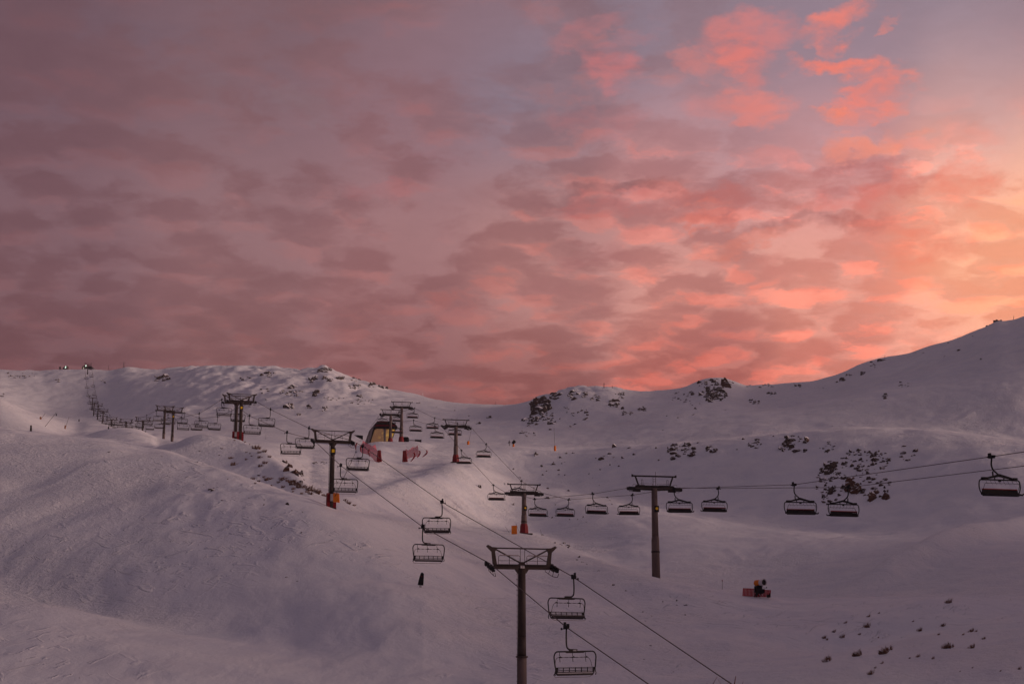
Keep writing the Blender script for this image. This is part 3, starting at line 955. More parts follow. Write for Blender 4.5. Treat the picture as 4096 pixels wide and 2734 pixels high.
def make_proto(fn):
    root, parts = fn()
    cache = {}
    for (nm, mb, mt) in parts:
        if nm == 'seat' and 'seat' in cache:       # alike cushions share one mesh
            me, v0 = cache['seat']
            o = bpy.data.objects.new('seat', me)
            COL.objects.link(o); o.parent = root
            o.location = Vector(mb.v[0]) - v0
            continue
        o = mb.build(nm, M[mt], root)
        if nm == 'seat':
            cache['seat'] = (o.data, Vector(mb.v[0]))
    return root


def make_simple(fn, name):
    root, parts = fn(True)
    bpy.data.objects.remove(root)
    me = bpy.data.meshes.new(name)
    vs, fs, mi, mats = [], [], [], []
    for (nm, mb, mt) in parts:
        if mt not in mats:
            mats.append(mt)
        o = len(vs)
        vs += mb.v; fs += [tuple(i + o for i in f) for f in mb.f]; mi += [mats.index(mt)] * len(mb.f)
    me.from_pydata(vs, [], fs)
    for mt in mats: me.materials.append(M[mt])
    me.polygons.foreach_set('material_index', mi)
    me.update()
    o = bpy.data.objects.new(name, me); COL.objects.link(o)
    return o


# --- tower of the left lift
def tower_left(X, Y, zb, zg, label, sign='yellow', pad=False, box=False, fine=True, slope=0.3, pole_r=0.36):
    rz = math.atan(-LB)
    root = empty('lift_tower', (X, Y, zg), rz)
    H = zb - zg
    tag(root, label, 'lift tower', 'brown steel towers of the left chairlift')
    n = 14 if fine else 8
    mb = MB().tube([(0, 0, H - 6.0 if H > 7 else 1.2), (0, 0, H - 0.1)], [pole_r, pole_r * 0.92], n)
    if H > 7.5:
        mb2 = MB().tube([(0, 0, -1.5), (0, 0, H - 8.1), (0, 0, H - 7.5)], [pole_r + 0.07, pole_r + 0.05, pole_r + 0.05], n)
        mb.tube([(0, 0, H - 7.5), (0, 0, H - 5.9)], [pole_r + 0.02, pole_r], n)
        mb.tube([(0, 0, H - 7.62), (0, 0, H - 7.48)], pole_r + 0.16, n)
    else:
        mb2 = MB().tube([(0, 0, -1.5), (0, 0, 1.3)], pole_r + 0.05, n)
    mb.build('pole', M['steel'], root, True)
    mb2.build('pole_base', M['galv' if fine and not pad else 'steel'], root, True)
    MB().box((0, 0, H), (5.05, 0.34, 0.38)).prism([(-0.62, 0.0), (-0.36, -0.36), (0.36, -0.36), (0.62, 0.0)], -0.16, 0.16, lambda a, b, z: (a, z, H - 0.17 + b)).prism(
        [(-0.36, 0.0), (-0.12, 0.26), (0.12, 0.26), (0.36, 0.0)], -0.1, 0.1, lambda a, b, z: (a, z, H + 0.19 + b)).build('crossarm', M['steel'], root)
    MB().tube([(-2.75, 0, H + 1.60), (2.75, 0, H + 1.60)], 0.062, 8).build('top_beam', M['steel'], root)
    for s in (-1, 1):
        MB().prism([(s * 2.28, 0.19), (s * 2.62, 0.19), (s * 2.74, 1.28), (s * 3.22, 1.74), (s * 3.08, 1.86), (s * 2.72, 1.68), (s * 2.36, 1.66), (s * 2.30, 1.5), (s * 2.46, 1.28)],
                   -0.11, 0.11, lambda a, b, z: (a, z, H + b)).build('upright', M['steel'], root)
        MB().tube([(s * 0.16, 0, H + 0.38), (s * 2.42, 0, H + 1.52)], 0.065, 8).build('brace', M['steel'], root)
        if fine:
            c = MB()
            c.tube(rounded([(s * 0.32, -0.45, H + 0.1), (s * 0.30, -0.45, H + 0.95), (s * 2.25, -0.45, H + 0.95), (s * 2.28, -0.45, H + 0.1)], 0.14), 0.022, 5)
            c.bar((s * 0.31, -0.45, H + 0.52), (s * 2.27, -0.45, H + 0.52), 0.03).bar((s * 1.28, -0.45, H + 0.1), (s * 1.28, -0.45, H + 0.95), 0.035)
            c.box((s * 1.30, -0.30, H + 0.2), (1.98, 0.36, 0.04))
            c.build('catwalk', M['steel'], root)
            MB().box((s * 1.3, -0.47, H + 0.98), (1.7, 0.05, 0.06)).build('handrail_snow', M['frost'], root)
        # sheave train, tilted with the rope
        tr = empty('sheave_train'); tr.parent = root
        tr.location = (s * 2.9, 0, H + 0.08); tr.rotation_euler = (math.atan(slope), 0, 0)
        m2 = MB().box((-s * 0.10, 0, -0.16), (0.07, 2.3, 0.16)).bar((-s * 0.36, 0, -0.12), (0, 0, -0.12), 0.16)
        m2.box((-s * 0.10, 0.1, -0.32), (0.05, 1.3, 0.10))
        m2.build('train_beam', M['dark'], tr)
        for k in range(4 if fine else 3):
            yy = -1.0 + k * (2.0 / (3 if fine else 2))
            MB().disc((0.04 * s, yy, -0.06 if fine else 0), (1, 0, 0), 0.23, 0.13, 12 if fine else 8).build('sheave', M['black'], tr)
        if fine:
            MB().tube(rounded([(0, -1.5, -0.2), (-s * 0.10, -1.55, -0.55), (-s * 0.22, -0.6, -0.70), (-s * 0.30, 1.1, -0.70), (-s * 0.25, 1.25, -0.2)], 0.15), 0.026, 5).bar((-s * 0.22, -0.6, -0.7), (-s * 0.1, -0.5, -0.25), 0.03).bar(
                (-s * 0.26, 0.3, -0.7), (-s * 0.1, 0.35, -0.25), 0.03).build('catcher', M['steel'], tr)
    if fine:
        l = MB()
        for x in (-0.20, 0.20):
            l.bar((x, -0.2, H + 0.15), (x, -0.2, H + 1.56), 0.035)
        l.build('ladder_hoop', M['steel'], root)
        l = MB()
        for x in (-0.03, 0.03):
            l.bar((-pole_r - 0.10 + x, -0.12 + x * 3, 0.3), (-pole_r - 0.10 + x, -0.12 + x * 3, H - 0.2), 0.028)
        zz = 0.6
        while zz < H - 0.3:
            l.box((-pole_r - 0.10, -0.12, zz), (0.10, 0.24, 0.03)); zz += 0.45
        l.build('ladder', M['steel'], root)
    if sign == 'yellow':
        k = MB().box((0.05, -pole_r - 0.06, H - 1.35), (0.62, 0.05, 0.92)).build('number_board', M['black'], root)
        y = MB().box((0.0, -pole_r - 0.095, H - 1.32), (0.40, 0.02, 0.46)).build('yellow_panel', M['yellow'], k)
    elif sign == 'white':
        MB().box((0.0, -0.20, H + 0.02), (0.36, 0.04, 0.23)).build('number_plate', M['white'], root)
        cu = bpy.data.curves.new('numeral', 'FONT'); cu.body = '3'; cu.size = 0.22; cu.extrude = 0.003
        cu.align_x = 'CENTER'; cu.align_y = 'CENTER'
        t = bpy.data.objects.new('numeral', cu); COL.objects.link(t); t.parent = root
        t.location = (0.0, -0.224, H + 0.02); t.rotation_euler = (math.radians(90), 0, 0)
        cu.materials.append(M['dark'])
        me_ = bpy.data.meshes.new_from_object(t)
        t2 = bpy.data.objects.new('numeral', me_); COL.objects.link(t2); t2.parent = root
        t2.location = t.location; t2.rotation_euler = t.rotation_euler
        bpy.data.objects.remove(t)
    if pad:
        pd = MB()
        for x in (-0.46, 0.46):
            pd.box((x, 0, 0.95), (0.42 if fine else 0.3, 0.7, 2.1))
        pd.box((0, 0.3, 0.95), (0.7, 0.3, 2.0))
        pd.build('crash_pad', M['redpad'], root)
        MB().box((0, 0, -0.35), (1.3, 1.1, 0.5)).build('footing', M['dark'], root)
    if box:
        MB().box((0.05, -pole_r - 0.22, 1.35), (0.62, 0.3, 1.0)).build('control_box', M['grey'], root)
    return root


# --- tower of the right lift
def tower_right(X, Y, zb, zg, label, sign=False, pad=True, joint=True, fine=True):
    rz = math.atan(-RB)
    root = empty('wide_lift_tower', (X, Y, zg), rz)
    H = zb - zg
    tag(root, label, 'lift tower', 'grey towers of the right chairlift')
    n = 16
    j = H * 0.46
    p = MB().tube([(0, 0, j), (0, 0, H - 0.25)], [0.55, 0.47], n)
    p.build('pole', M['galv'], root, True)
    q = MB().tube([(0, 0, -2.0), (0, 0, j * 0.62), (0, 0, j * 0.9), (0, 0, j)], [0.68, 0.64, 0.62, 0.55], n)
    q.build('pole_base', M['galv'], root, True)
    if joint:
        MB().tube([(0, 0, j * 0.62 - 0.12), (0, 0, j * 0.62 + 0.12)], 0.70, n).build('flange', M['dark'], root)
    MB().box((0, 0, H), (6.3, 0.6, 0.46)).box((0, 0, H - 0.38), (3.8, 0.5, 0.30)).box((-2.5, 0, H - 0.34), (1.4, 0.7, 0.3)).box((2.5, 0, H - 0.34), (1.4, 0.7, 0.3)).box((-2.3, 0.1, H + 0.25), (1.3, 0.5, 0.12)).box((1.6, 0.1, H + 0.25), (1.6, 0.5, 0.10)).build('crossarm', M['dark'], root)
    MB().tube([(-3.75, 0, H + 1.75), (3.75, 0, H + 1.75)], 0.13, 8).box((-3.7, 0, H + 1.8), (0.2, 0.3, 0.4)).box((3.7, 0, H + 1.8), (0.2, 0.3, 0.4)).build('top_beam', M['dark'], root)
    for s in (-1, 1):
        MB().bar((s * 2.65, 0, H + 0.2), (s * 3.2, 0, H + 1.7), 0.18, 0.22).build('upright', M['dark'], root)
        l = MB()
        for dx in (-0.12, 0.12):
            l.bar((s * 2.15 + dx, -0.35, H + 0.2), (s * 2.15 + dx, -0.35, H + 1.15), 0.045)
        l.bar((s * 2.15 - 0.12, -0.35, H + 1.13), (s * 2.15 + 0.12, -0.35, H + 1.13), 0.045)
        l.tube(rounded([(s * 0.4, -0.4, H + 0.2), (s * 0.4, -0.4, H + 0.5), (s * 2.6, -0.4, H + 0.5), (s * 2.6, -0.4, H + 0.2)], 0.15), 0.022, 5)
        l.tube(rounded([(s * 3.1, -0.4, H - 0.1), (s * 3.1, -0.4, H + 0.35), (s * 3.75, -0.4, H + 0.35), (s * 3.75, -0.4, H - 0.1)], 0.12), 0.022, 5)
        l.build('handrail', M['steel'], root)
        tr = empty('sheave_train'); tr.parent = root
        tr.location = (s * 3.9, 0, H - 0.35); tr.rotation_euler = (math.atan(0.12 if fine else 0.3), 0, 0)
        m2 = MB().box((-s * 0.15, 0, -0.10), (0.16, 4.5, 0.34)).box((-s * 0.15, 0, 0.28), (0.08, 3.6, 0.14)).box((-s * 0.9, 0, -0.30), (1.2, 0.5, 0.30)).bar((-s * 1.0, 0, 0.2), (0, 0, 0.2), 0.3)
        m2.box((-s * 0.6, 0, -0.42), (0.7, 3.6, 0.06)).bar((-s * 0.3, -1.8, -0.4), (-s * 0.3, -1.8, 0.3), 0.06).bar((-s * 0.3, 1.8, -0.4), (-s * 0.3, 1.8, 0.3), 0.06)
        m2.build('train_beam', M['dark'], tr)
        for k in range(8 if fine else 5):
            yy = -2.05 + k * (4.1 / (7 if fine else 4))
            MB().disc((0.0, yy, 0.02), (1, 0, 0), 0.25, 0.16, 10).build('sheave', M['black'], tr)
    c = MB()
    for x in (-0.22, 0.22):
        c.bar((x, -0.1, H + 0.2), (x, -0.1, H + 1.7), 0.06)
    c.bar((-0.22, -0.1, H + 0.9), (0.22, -0.1, H + 0.9), 0.05).bar((-0.22, -0.1, H + 1.25), (0.22, -0.1, H + 1.25), 0.05)
    c.bar((0.25, 0, H + 1.7), (0.25, 0, H + 2.5), 0.05)
    c.build('ladder', M['galv'], root)
    if sign:
        k = MB().box((0.16, -0.58, H - 3.55), (0.74, 0.05, 1.05)).build('number_board', M['black'], root)
        MB().disc((0.17, -0.615, H - 3.5), (0, 1, 0), 0.23, 0.02, 18).build('yellow_disc', M['yellow'], k)
    if pad:
        MB().tube([(0, 0, -0.2), (0, 0, 1.6), (0, 0, 2.15)], [1.02, 0.88, 0.74], 8).build('crash_pad', M['redpad'], root)
        MB().box((0.1, 0, -0.12), (3.2, 2.2, 0.3)).build('footing', M['dark'], root)
    return root


# towers: (px, py of the crossarm), label, options
LT = [
    (2087, 2267, 'tall brown lift tower in the centre foreground, its foot below the picture edge', dict(sign='white')),
    (1331, 1767, 'brown lift tower with a yellow number board and red pads on the near left ridge', dict(sign='yellow', pad=True, box=True)),
    (966, 1606, 'right-hand one of the two lift towers standing close together behind the small snow hump', dict(sign='yellow', pad=True)),
    (947, 1612, 'left-hand one of the two lift towers standing close together behind the small snow hump', dict(sign=None, pad=True, box=True)),
    (694, 1649, 'slim lift tower with a small yellow board, nearer of the basin pair', dict(sign='yellow')),
    (660, 1642, 'slim lift tower without a board, farther one of the pair in the snow basin', dict(sign=None)),
    (572, 1684, 'low lift tower just behind the right end of the round snow mound', dict(sign=None)),
    (505, 1689, 'low lift tower rising behind the middle of the round snow mound', dict(sign=None)),
    (447, 1679, 'lift tower at the left end of the round snow mound', dict(sign=None)),
    (413, 1646, 'lift tower at the foot of the climb, lowest of the ridge row', dict(sign=None)),
    (393, 1622, 'lift tower second from the bottom in the row climbing the far ridge', dict(sign=None)),
    (377, 1615, 'lift tower third from the bottom in the row climbing the far ridge', dict(sign=None)),
    (371, 1591, 'lift tower standing alone halfway up the far ridge', dict(sign=None)),
    (352, 1458, 'topmost lift tower in front of the dark summit station', dict(sign=None)),
]
knots = []
for i, (px, py, lab, kw) in enumerate(LT):
    X, Y, Z = on_line(px, py, LA, LB)
    knots.append((Y, Z))
    zg = ground(X, Y)
    sl = 0.3 if i < 2 else 0.2
    tower_left(X, Y, Z, zg, lab, fine=i < 6, slope=sl, **kw)
    print('LT', px, round(Y), 'z', round(Z, 1), 'ground', round(zg, 1))

OFF = 2.9
LCH = [(2265, 2506), (1691, 2106), (1363, 1861), (1148, 1729), (998, 1662), (887, 1598), (797, 1653), (726, 1668), None, (626, 1642)]
RCH = [(2295, 2307), (1768, 2007), (1451, 1784), (1236, 1712), (1082, 1637), None, (870, 1666), (797, 1672), (739, 1651), (672, 1658), (645, 1676), (608, 1684)]


def rope_z(pts, Y):
    pts = sorted(pts)
    ys = [p[0] for p in pts]; zs = [p[1] for p in pts]
    if Y < ys[0]:
        s = (zs[1] - zs[0]) / (ys[1] - ys[0])
        return zs[0] + s * 0.85 * (Y - ys[0])
    return float(np.interp(Y, ys, zs))


ropes = {}
for side, lst in ((-1, LCH), (1, RCH)):
    obs = []
    for q in lst:
        if q:
            X, Y, Z = on_line(q[0], q[1], LA, LB, side * OFF)
            obs.append((Y, Z))
    tw = [(Y + side * OFF * math.sin(math.atan(-LB)), Z + 0.28) for (Y, Z) in knots]
    pts = list(obs)
    for t in tw:
        if t[0] > obs[-1][0] + 12 or min(abs(t[0] - o[0]) for o in obs) > 5:
            pts.append(t)
    pts.append(on_line(*((2594, 2734) if side < 0 else (2927, 2734)), LA, LB, side * OFF)[1:])
    # gentle sag in the long far spans
    pts = sorted(pts)
    ex = []
    for a, b in zip(pts, pts[1:]):
        if a[0] > obs[-1][0] and b[0] - a[0] > 40:
            for k in range(1, 4):
                t = k / 4
                ex.append((a[0] * (1 - t) + b[0] * t, a[1] * (1 - t) + b[1] * t - 4 * t * (1 - t) * 0.016 * (b[0] - a[0])))
    pts = sorted(pts + ex)
    ropes[side] = pts
    xo = side * OFF * math.cos(math.atan(-LB)); yo = 0
    line = []
    Ys = [60.0] + [p[0] for p in pts]
    for Y in Ys:
        line.append((LA + side * OFF * math.sqrt(1 + LB * LB) + LB * Y, Y, rope_z(pts, Y)))
    line = [l for l in line if l[1] < 1236]
    rp = MB().tube(line, [0.034 + 0.00003 * l[1] for l in line], 6).build('haul_rope', M['rope'])
    tag(rp, 'left-hand steel cable of the left chairlift' if side < 0 else 'right-hand steel cable of the left chairlift', 'cable', 'haul cables of the chairlifts')

pl = make_proto(chair_left)
ps = make_simple(chair_left, 'chairlift_chair')
used_l = used_s = False
for side, lst in ((-1, LCH), (1, RCH)):
    Ys = []
    for q in lst:
        if q:
            Ys.append(on_line(q[0], q[1], LA, LB, side * OFF)[1])
        else:
            Ys.append(Ys[-1] + 39.6)
    while Ys[-1] + 39.8 < 1232:
        Ys.append(Ys[-1] + 39.8)
    for k, Y in enumerate(Ys):
        X = LA + side * OFF * math.sqrt(1 + LB * LB) + LB * Y
        z = rope_z(ropes[side], Y)
        g = ground(X, Y)
        far = Y > 520
        if z - g < 5.0:
            z = max(z, g + 4.6)
        if not far:
            o = copy_tree(pl) if used_l else pl
            used_l = True
        else:
            if used_s:
                o = ps.copy(); COL.objects.link(o)
            else:
                o = ps; used_s = True
        o.location = (X, Y, z - 0.03)
        o.rotation_euler = (random.uniform(-0.03, 0.03), random.uniform(-0.02, 0.02), math.atan(-LB) + (math.pi if side > 0 else 0) + random.uniform(-0.03, 0.03))
        rn = 'left' if side < 0 else 'right'
        extra = {(-1, 0): ', lowest of all', (1, 0): ', beside the foreground tower'}.get((side, k), '')
        tag(o, f'open six-seat chair, {ORD[k]} on the {rn} cable of the left chairlift{extra}', 'lift chair', 'open six-seat chairs of the left chairlift')

# right lift
RT = [
    (2617, 1947, 'tall grey lift tower with a yellow disc sign, right of the picture centre', dict(sign=True, pad=False)),
    (2096, 1968, 'grey lift tower with a red-padded foot beside the upright orange cover', dict(sign=True)),
    (1824, 1703, 'grey lift tower with a red-padded foot on the open slope below the far saddle', dict(fine=False, joint=False)),
    (1607, 1627, 'grey lift tower nearer the camera of the two before the sunset-glow glass station', dict(fine=False)),
    (1563, 1657, 'grey lift tower standing directly in front of the sunset-glow glass station', dict(fine=False, joint=False)),
]
rk = []
for (px, py, lab, kw) in RT:
    X, Y, Z = on_line(px, py, RA, RB)
    rk.append((Y, Z))
    zg = ground(X, Y)
    tower_right(X, Y, Z, zg, lab, **kw)
    print('RT', px, round(Y), 'z', round(Z, 1), 'ground', round(zg, 1))
OFR = 3.9
CA = [(3966, 1825), (3177, 1937), (2698, 1953), (2372, 1974), (2140, 1995), (1974, 1939), (1846, 1800), (1740, 1703), (1655, 1680), (1581, 1690), (1523, 1654)]
CB = [(3390, 1948), (2872, 1952), (2528, 1979), (2274, 1997), (2085, 1923), (1944, 1776), (1829, 1693), (1738, 1671), (1658, 1632), (1597, 1648)]
pr = make_proto(chair_right)
used = False
for side, lst in ((-1, CA), (1, CB)):
    obs = [on_line(p[0], p[1], RA, RB, side * OFR) for p in lst]
    pts = sorted([(o[1], o[2]) for o in obs] + [(Y, Z - 0.1) for (Y, Z) in rk[:3] if min(abs(Y - o[1]) for o in obs) > 4])
    ex = at(4096, 1804 if side < 0 else 1862, 122 if side < 0 else 136)
    pts = [(62.0, 14.0 if side < 0 else 15.0), (ex[1], ex[2])] + pts + [(548.0, pts[-1][1] - 1)]
    line = [(RA + side * OFR * math.sqrt(1 + RB * RB) + RB * Y, Y, Z) for Y, Z in pts]
    rp = MB().tube(line, [0.034 + 0.00003 * l[1] for l in line], 6).build('haul_rope', M['rope'])
    tag(rp, 'upper steel cable of the right chairlift where it leaves the picture' if side < 0 else 'lower steel cable of the right chairlift where it leaves the picture', 'cable', 'haul cables of the chairlifts')
    for k, (X, Y, Z) in enumerate(obs):
        o = copy_tree(pr) if used else pr
        used = True
        o.location = (X, Y, Z - 0.02)
        o.rotation_euler = (random.uniform(-0.03, 0.03), random.uniform(-0.015, 0.015), math.atan(-RB) + (math.pi if side > 0 else 0) + random.uniform(-0.03, 0.03))
        rn = 'left' if side < 0 else 'right'
        ex2 = ', at the picture edge' if (side < 0 and k == 0) else ''
        tag(o, f'wide black chair, {ORD[k]} on the {rn} cable of the right chairlift{ex2}', 'lift chair', 'wide black chairs of the right chairlift')

# ------------------------------------------------------------------ stations
SY = 524.0


def zp(zx, zy, Y=SY, y0=1640.0, x0=1460.0, k=9.035):
    return at(x0 + zx / k, y0 + zy / k, Y)


base = zp(640, 1110)
gz = ground(base.x, SY) - 2.0
st = empty('lift_station', (base.x, SY, base.z))
tag(st, 'dark station hall with slanted sides and glass painted with sunset glow behind two grey towers', 'lift station')


def slab(name, poly, m, y0, y1, parent, k=1.0):
    """a vertical piece with the given outline (traced in metres at the station), y0..y1 deep along the lift line"""
    pts = []
    for (a, b) in poly:
        p = zp(a, b)
        pts.append((p.x - base.x, p.z - base.z))
    mb = MB().prism(pts, y0, y1, lambda a, b, z: (a + RB * z, z, b))
    return mb.build(name, M[m], parent)


hull = [(110, 1060), (150, 1275), (220, 1275), (380, 700), (430, 660), (1085, 680), (1000, 1000), (1000, 1275), (1030, 1275), (1100, 760), (1165, 650), (1175, 590), (1110, 500), (1010, 425), (880, 400), (440, 390), (330, 520), (265, 620)]
slab('roof_hood', [(300, 600), (340, 520), (440, 400), (560, 375), (860, 395), (1000, 425), (1110, 505), (1175, 590), (1160, 660)], 'hull', 0.0, 9.0, st)
slab('red_trim', [(385, 520), (1090, 520), (1130, 580), (370, 580)], 'hullred', -0.25, 0.0, st)
slab('fascia', [(330, 582), (1165, 582), (1150, 650), (1095, 695), (440, 665), (350, 700), (285, 650)], 'hull', -0.35, 0.0, st)
slab('side_shell', [(330, 530), (265, 620), (105, 1050), (145, 1180), (175, 1180), (290, 690), (340, 600)], 'shell', -0.30, 0.1, st)
slab('side_wall', [(330, 530), (265, 620), (112, 1050), (150, 1180), (175, 1180), (290, 690), (340, 600)], 'hull', 0.1, 9.0, st)
slab('wall_frame', [(290, 690), (350, 690), (200, 1160), (200, 1200), (150, 1200)], 'hull', -0.32, 0.3, st)
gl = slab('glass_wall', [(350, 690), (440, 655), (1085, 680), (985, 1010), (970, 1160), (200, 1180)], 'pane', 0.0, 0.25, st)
slab('mullion', [(665, 660), (755, 665), (745, 1120), (670, 1120)], 'shell', -0.2, 0.0, st)
slab('side_post', [(1080, 690), (1105, 700), (1010, 1010), (990, 1000)], 'hull', -0.2, 0.1, st)
slab('back_wall', [(300, 680), (1080, 690), (985, 1010), (970, 1275), (160, 1275)], 'hull', 8.6, 9.0, st)
slab('platform', [(160, 1170), (980, 1170), (980, 1275), (160, 1275)], 'shell', -0.1, 9.0, st)


def traced(name, poly, m, Y, depth, label, cat, x0=1400.0, y0=1730.0, k=7.34, group=None):
    pts = [at(x0 + a / k, y0 + b / k, Y) for a, b in poly]
    c = sum(pts, Vector()) / len(pts)
    mb = MB().prism([(p.x - c.x, p.z - c.z) for p in pts], 0, depth, lambda a, b, z: (a, z, b))
    o = mb.build(name, M[m]); o.location = (c.x, Y, c.z)
    tag(o, label, cat, group)
    return o


traced('control_cabin', [(1560, 120), (1700, 120), (1722, 145), (1722, 245), (1560, 245)], 'black', 505, 2.0, 'low black cabin on the snow right of the second grey tower', 'cabin')
cg = MB()
a0 = at(1400 + 1722 / 7.34, 1730 + 218 / 7.34, 506); a1 = at(1400 + 1910 / 7.34, 1730 + 226 / 7.34, 506)
cg.bar(a0, a1, 0.22).bar(a0 - Vector((0, 0, 1.2)), a0, 0.15).bar(a1 - Vector((0, 0, 1.2)), a1, 0.15)
tag(cg.build('barrier_rail', M['steel']), 'thin low rail linking the black cabin and the black wedge', 'rail')
traced('black_barrier', [(1905, 195), (2070, 205), (2092, 182), (2092, 270), (1905, 240)], 'black', 506, 0.5, 'black wedge-shaped barrier at the right end of the station mound', 'barrier')
nb = hit(1438, 1757)
traced('black_banner', [(115, 62), (380, 78), (378, 208), (230, 135)], 'black', 452, 0.12, 'black triangular banner above the left red net', 'banner')

# red safety nets with bowed poles
NY_ = min(hit(1515, 1849)[1], 450)


def nets(name, poly, poles, pads, label, sgn):
    root = empty(name)
    P0 = at(1400 + poly[0][0] / 7.34, 1730 + poly[0][1] / 7.34, NY_)
    root.location = P0
    tag(root, label, 'safety net', 'red safety nets below the station')

    def w(a, b, dy=0.0):
        return at(1400 + a / 7.34, 1730 + b / 7.34, NY_ + dy) - P0
    # netting: a triangulated sheet with folds
    from mathutils.geometry import tessellate_polygon
    pts = [w(a, b, 0.5 * math.sin(i * 1.9)) for i, (a, b) in enumerate(poly)]
    tris = tessellate_polygon([[Vector((a, b, 0)) for a, b in poly]])
    MB().add(pts, tris).build('netting', M['net'], root)
    for ps_ in poles:
        k = len(ps_)
        line = [w(a, b, -0.8 + 0.1 * i) for i, (a, b) in enumerate(rounded_px(ps_))]
        m_ = len(line)
        c = m_ // 4
        MB().tube(line[c:], [0.19] * (m_ - c - 1) + [0.08], 6).build('bowed_pole', M['redpole'], root)
        MB().tube(line[:c + 1], 0.035, 5).build('pole_tip', M['grey'], root)
    for (a, b0, b1, c_) in pads:
        pa = MB().tube([w(a, b1, -0.5), w(c_, b0, -0.5)], [0.34, 0.22], 7)
        pa.tube([w(c_, b0, -0.5), w(c_, b0 - 22, -0.5)], 0.03, 5)
        pa.build('folded_pad', M['redpad'], root)


def rounded_px(ps_):
    r = rounded([(a, b, 0) for a, b in ps_], 500, 6)
    return [(p[0], p[1]) for p in r]


nets('safety_net', [(375, 225), (470, 285), (560, 335), (650, 388), (745, 345), (790, 500), (830, 545), (800, 875), (762, 905), (700, 800), (640, 725), (520, 635), (345, 598), (308, 558), (335, 450)],
     [[(350, 205), (160, 330), (175, 515)], [(490, 255), (310, 380), (310, 560)], [(742, 330), (520, 520), (572, 690)]],
     [(815, 520, 865, 838), (850, 515, 860, 862), (905, 515, 850, 885)], 'red safety net with three bowed poles left below the station', -1)
nets('safety_net', [(1640, 465), (1700, 512), (1762, 490), (1838, 412), (1905, 425), (1990, 368), (2042, 690), (1960, 697), (1850, 712), (1675, 765), (1610, 620)],
     [[(1645, 402), (1950, 640), (1775, 852)], [(1845, 372), (2090, 570), (1968, 732)], [(1995, 345), (2310, 560), (2125, 714)]],
     [(1570, 530, 855, 1575), (1610, 525, 855, 1600), (1665, 520, 850, 1632)], 'red safety net with three bowed poles right below the station', 1)

# summit station and its small neighbour
TY = 1272.0


def tz(a, b, Y=TY):
    return at(300 + a / 15.68, 1440 + b / 15.68, Y)


b0 = tz(780, 640)
sm = empty('summit_station', b0)
tag(sm, 'black rounded summit station with two lit lamps on the left skyline', 'lift station')


def tslab(name, poly, m, y0, y1, parent=sm, org=None):
    pts = [tz(a, b) - (org or b0) for a, b in poly]
    return MB().prism([(p.x, p.z) for p in pts], y0, y1, lambda a, b, z: (a, z, b)).build(name, M[m], parent)


tslab('hull', [(420, 640), (430, 520), (460, 400), (520, 355), (600, 335), (700, 330), (790, 420), (860, 350), (1000, 365), (1085, 445), (1120, 540), (1115, 640)], 'hull', 0, 9)
tslab('underside', [(470, 640), (1080, 640), (1040, 690), (520, 690)], 'hull', 0.5, 8)
tslab('floodlight', [(650, 375), (672, 305), (705, 285), (725, 310), (712, 380), (682, 420), (660, 405)], 'lamp_green', -0.3, 0.0)
tslab('floodlight', [(512, 540), (520, 470), (545, 440), (562, 450), (548, 520), (525, 552)], 'lamp_warm', -0.3, 0.0)
q0 = at(259, 1476, 1275)
sh = MB()
tri = [at(a, b, 1275) - q0 for a, b in [(250, 1476), (251, 1471), (259, 1464), (268, 1462), (268, 1476)]]
sh.prism([(p.x, p.z) for p in tri], 0, 5, lambda a, b, z: (a, z, b))
so = sh.build('summit_shed', M['hull']); so.location = q0
tag(so, 'small black hut with one lamp left of the summit station', 'hut')
la = [at(a, b, 1275) - q0 for a, b in [(260, 1472), (261, 1466), (263, 1463), (265, 1465), (264, 1470), (262, 1473)]]
MB().prism([(p.x, p.z) for p in la], -0.3, 0.0, lambda a, b, z: (a, z, b)).build('floodlight', M['lamp_green'], so)
c0 = at(240, 1472, 1275)
bo = MB().box((0, 0, 0), (1.3, 1.3, 2.0)).box((0, 0, 1.1), (1.5, 1.5, 0.2)).box((0, 0, -1.2), (0.5, 0.5, 1.0)).build('equipment_box', M['steel']); bo.location = c0
tag(bo, 'small brown box on the skyline left of the lit hut', 'box')

# ------------------------------------------------------------------ snowmaking gear, posts
def pole_thing(name, label, cat, pa, pb, r, m, foot=None, group=None, head=None, Y=None):
    """a post between two photo points; stands where its foot meets the snow"""
    if Y is None:
        X, Y, Z = hit(*pa)
    a = at(pa[0], pa[1], Y); b = at(pb[0], pb[1], Y)
    root = empty(name, a)
    tag(root, label, cat, group)
    d = b - a
    MB().tube([-d * 0.06 - Vector((0, 0, 0.2)), d], [r, r * 0.7], 6).build('pole', M[m], root)
    if foot:
        fm, fw, fh = foot
        MB().tube([(0, 0, -0.3), (0, 0, fh * 0.8), (0, 0, fh)], [fw / 2, fw / 2, fw * 0.3], 8).build('padded_foot', M[fm], root)
    if head:
        hm, hr = head
        MB().ball(tuple(d), (hr, hr, hr * 1.4), 8, 5).build('head', M[hm], root)
    return root


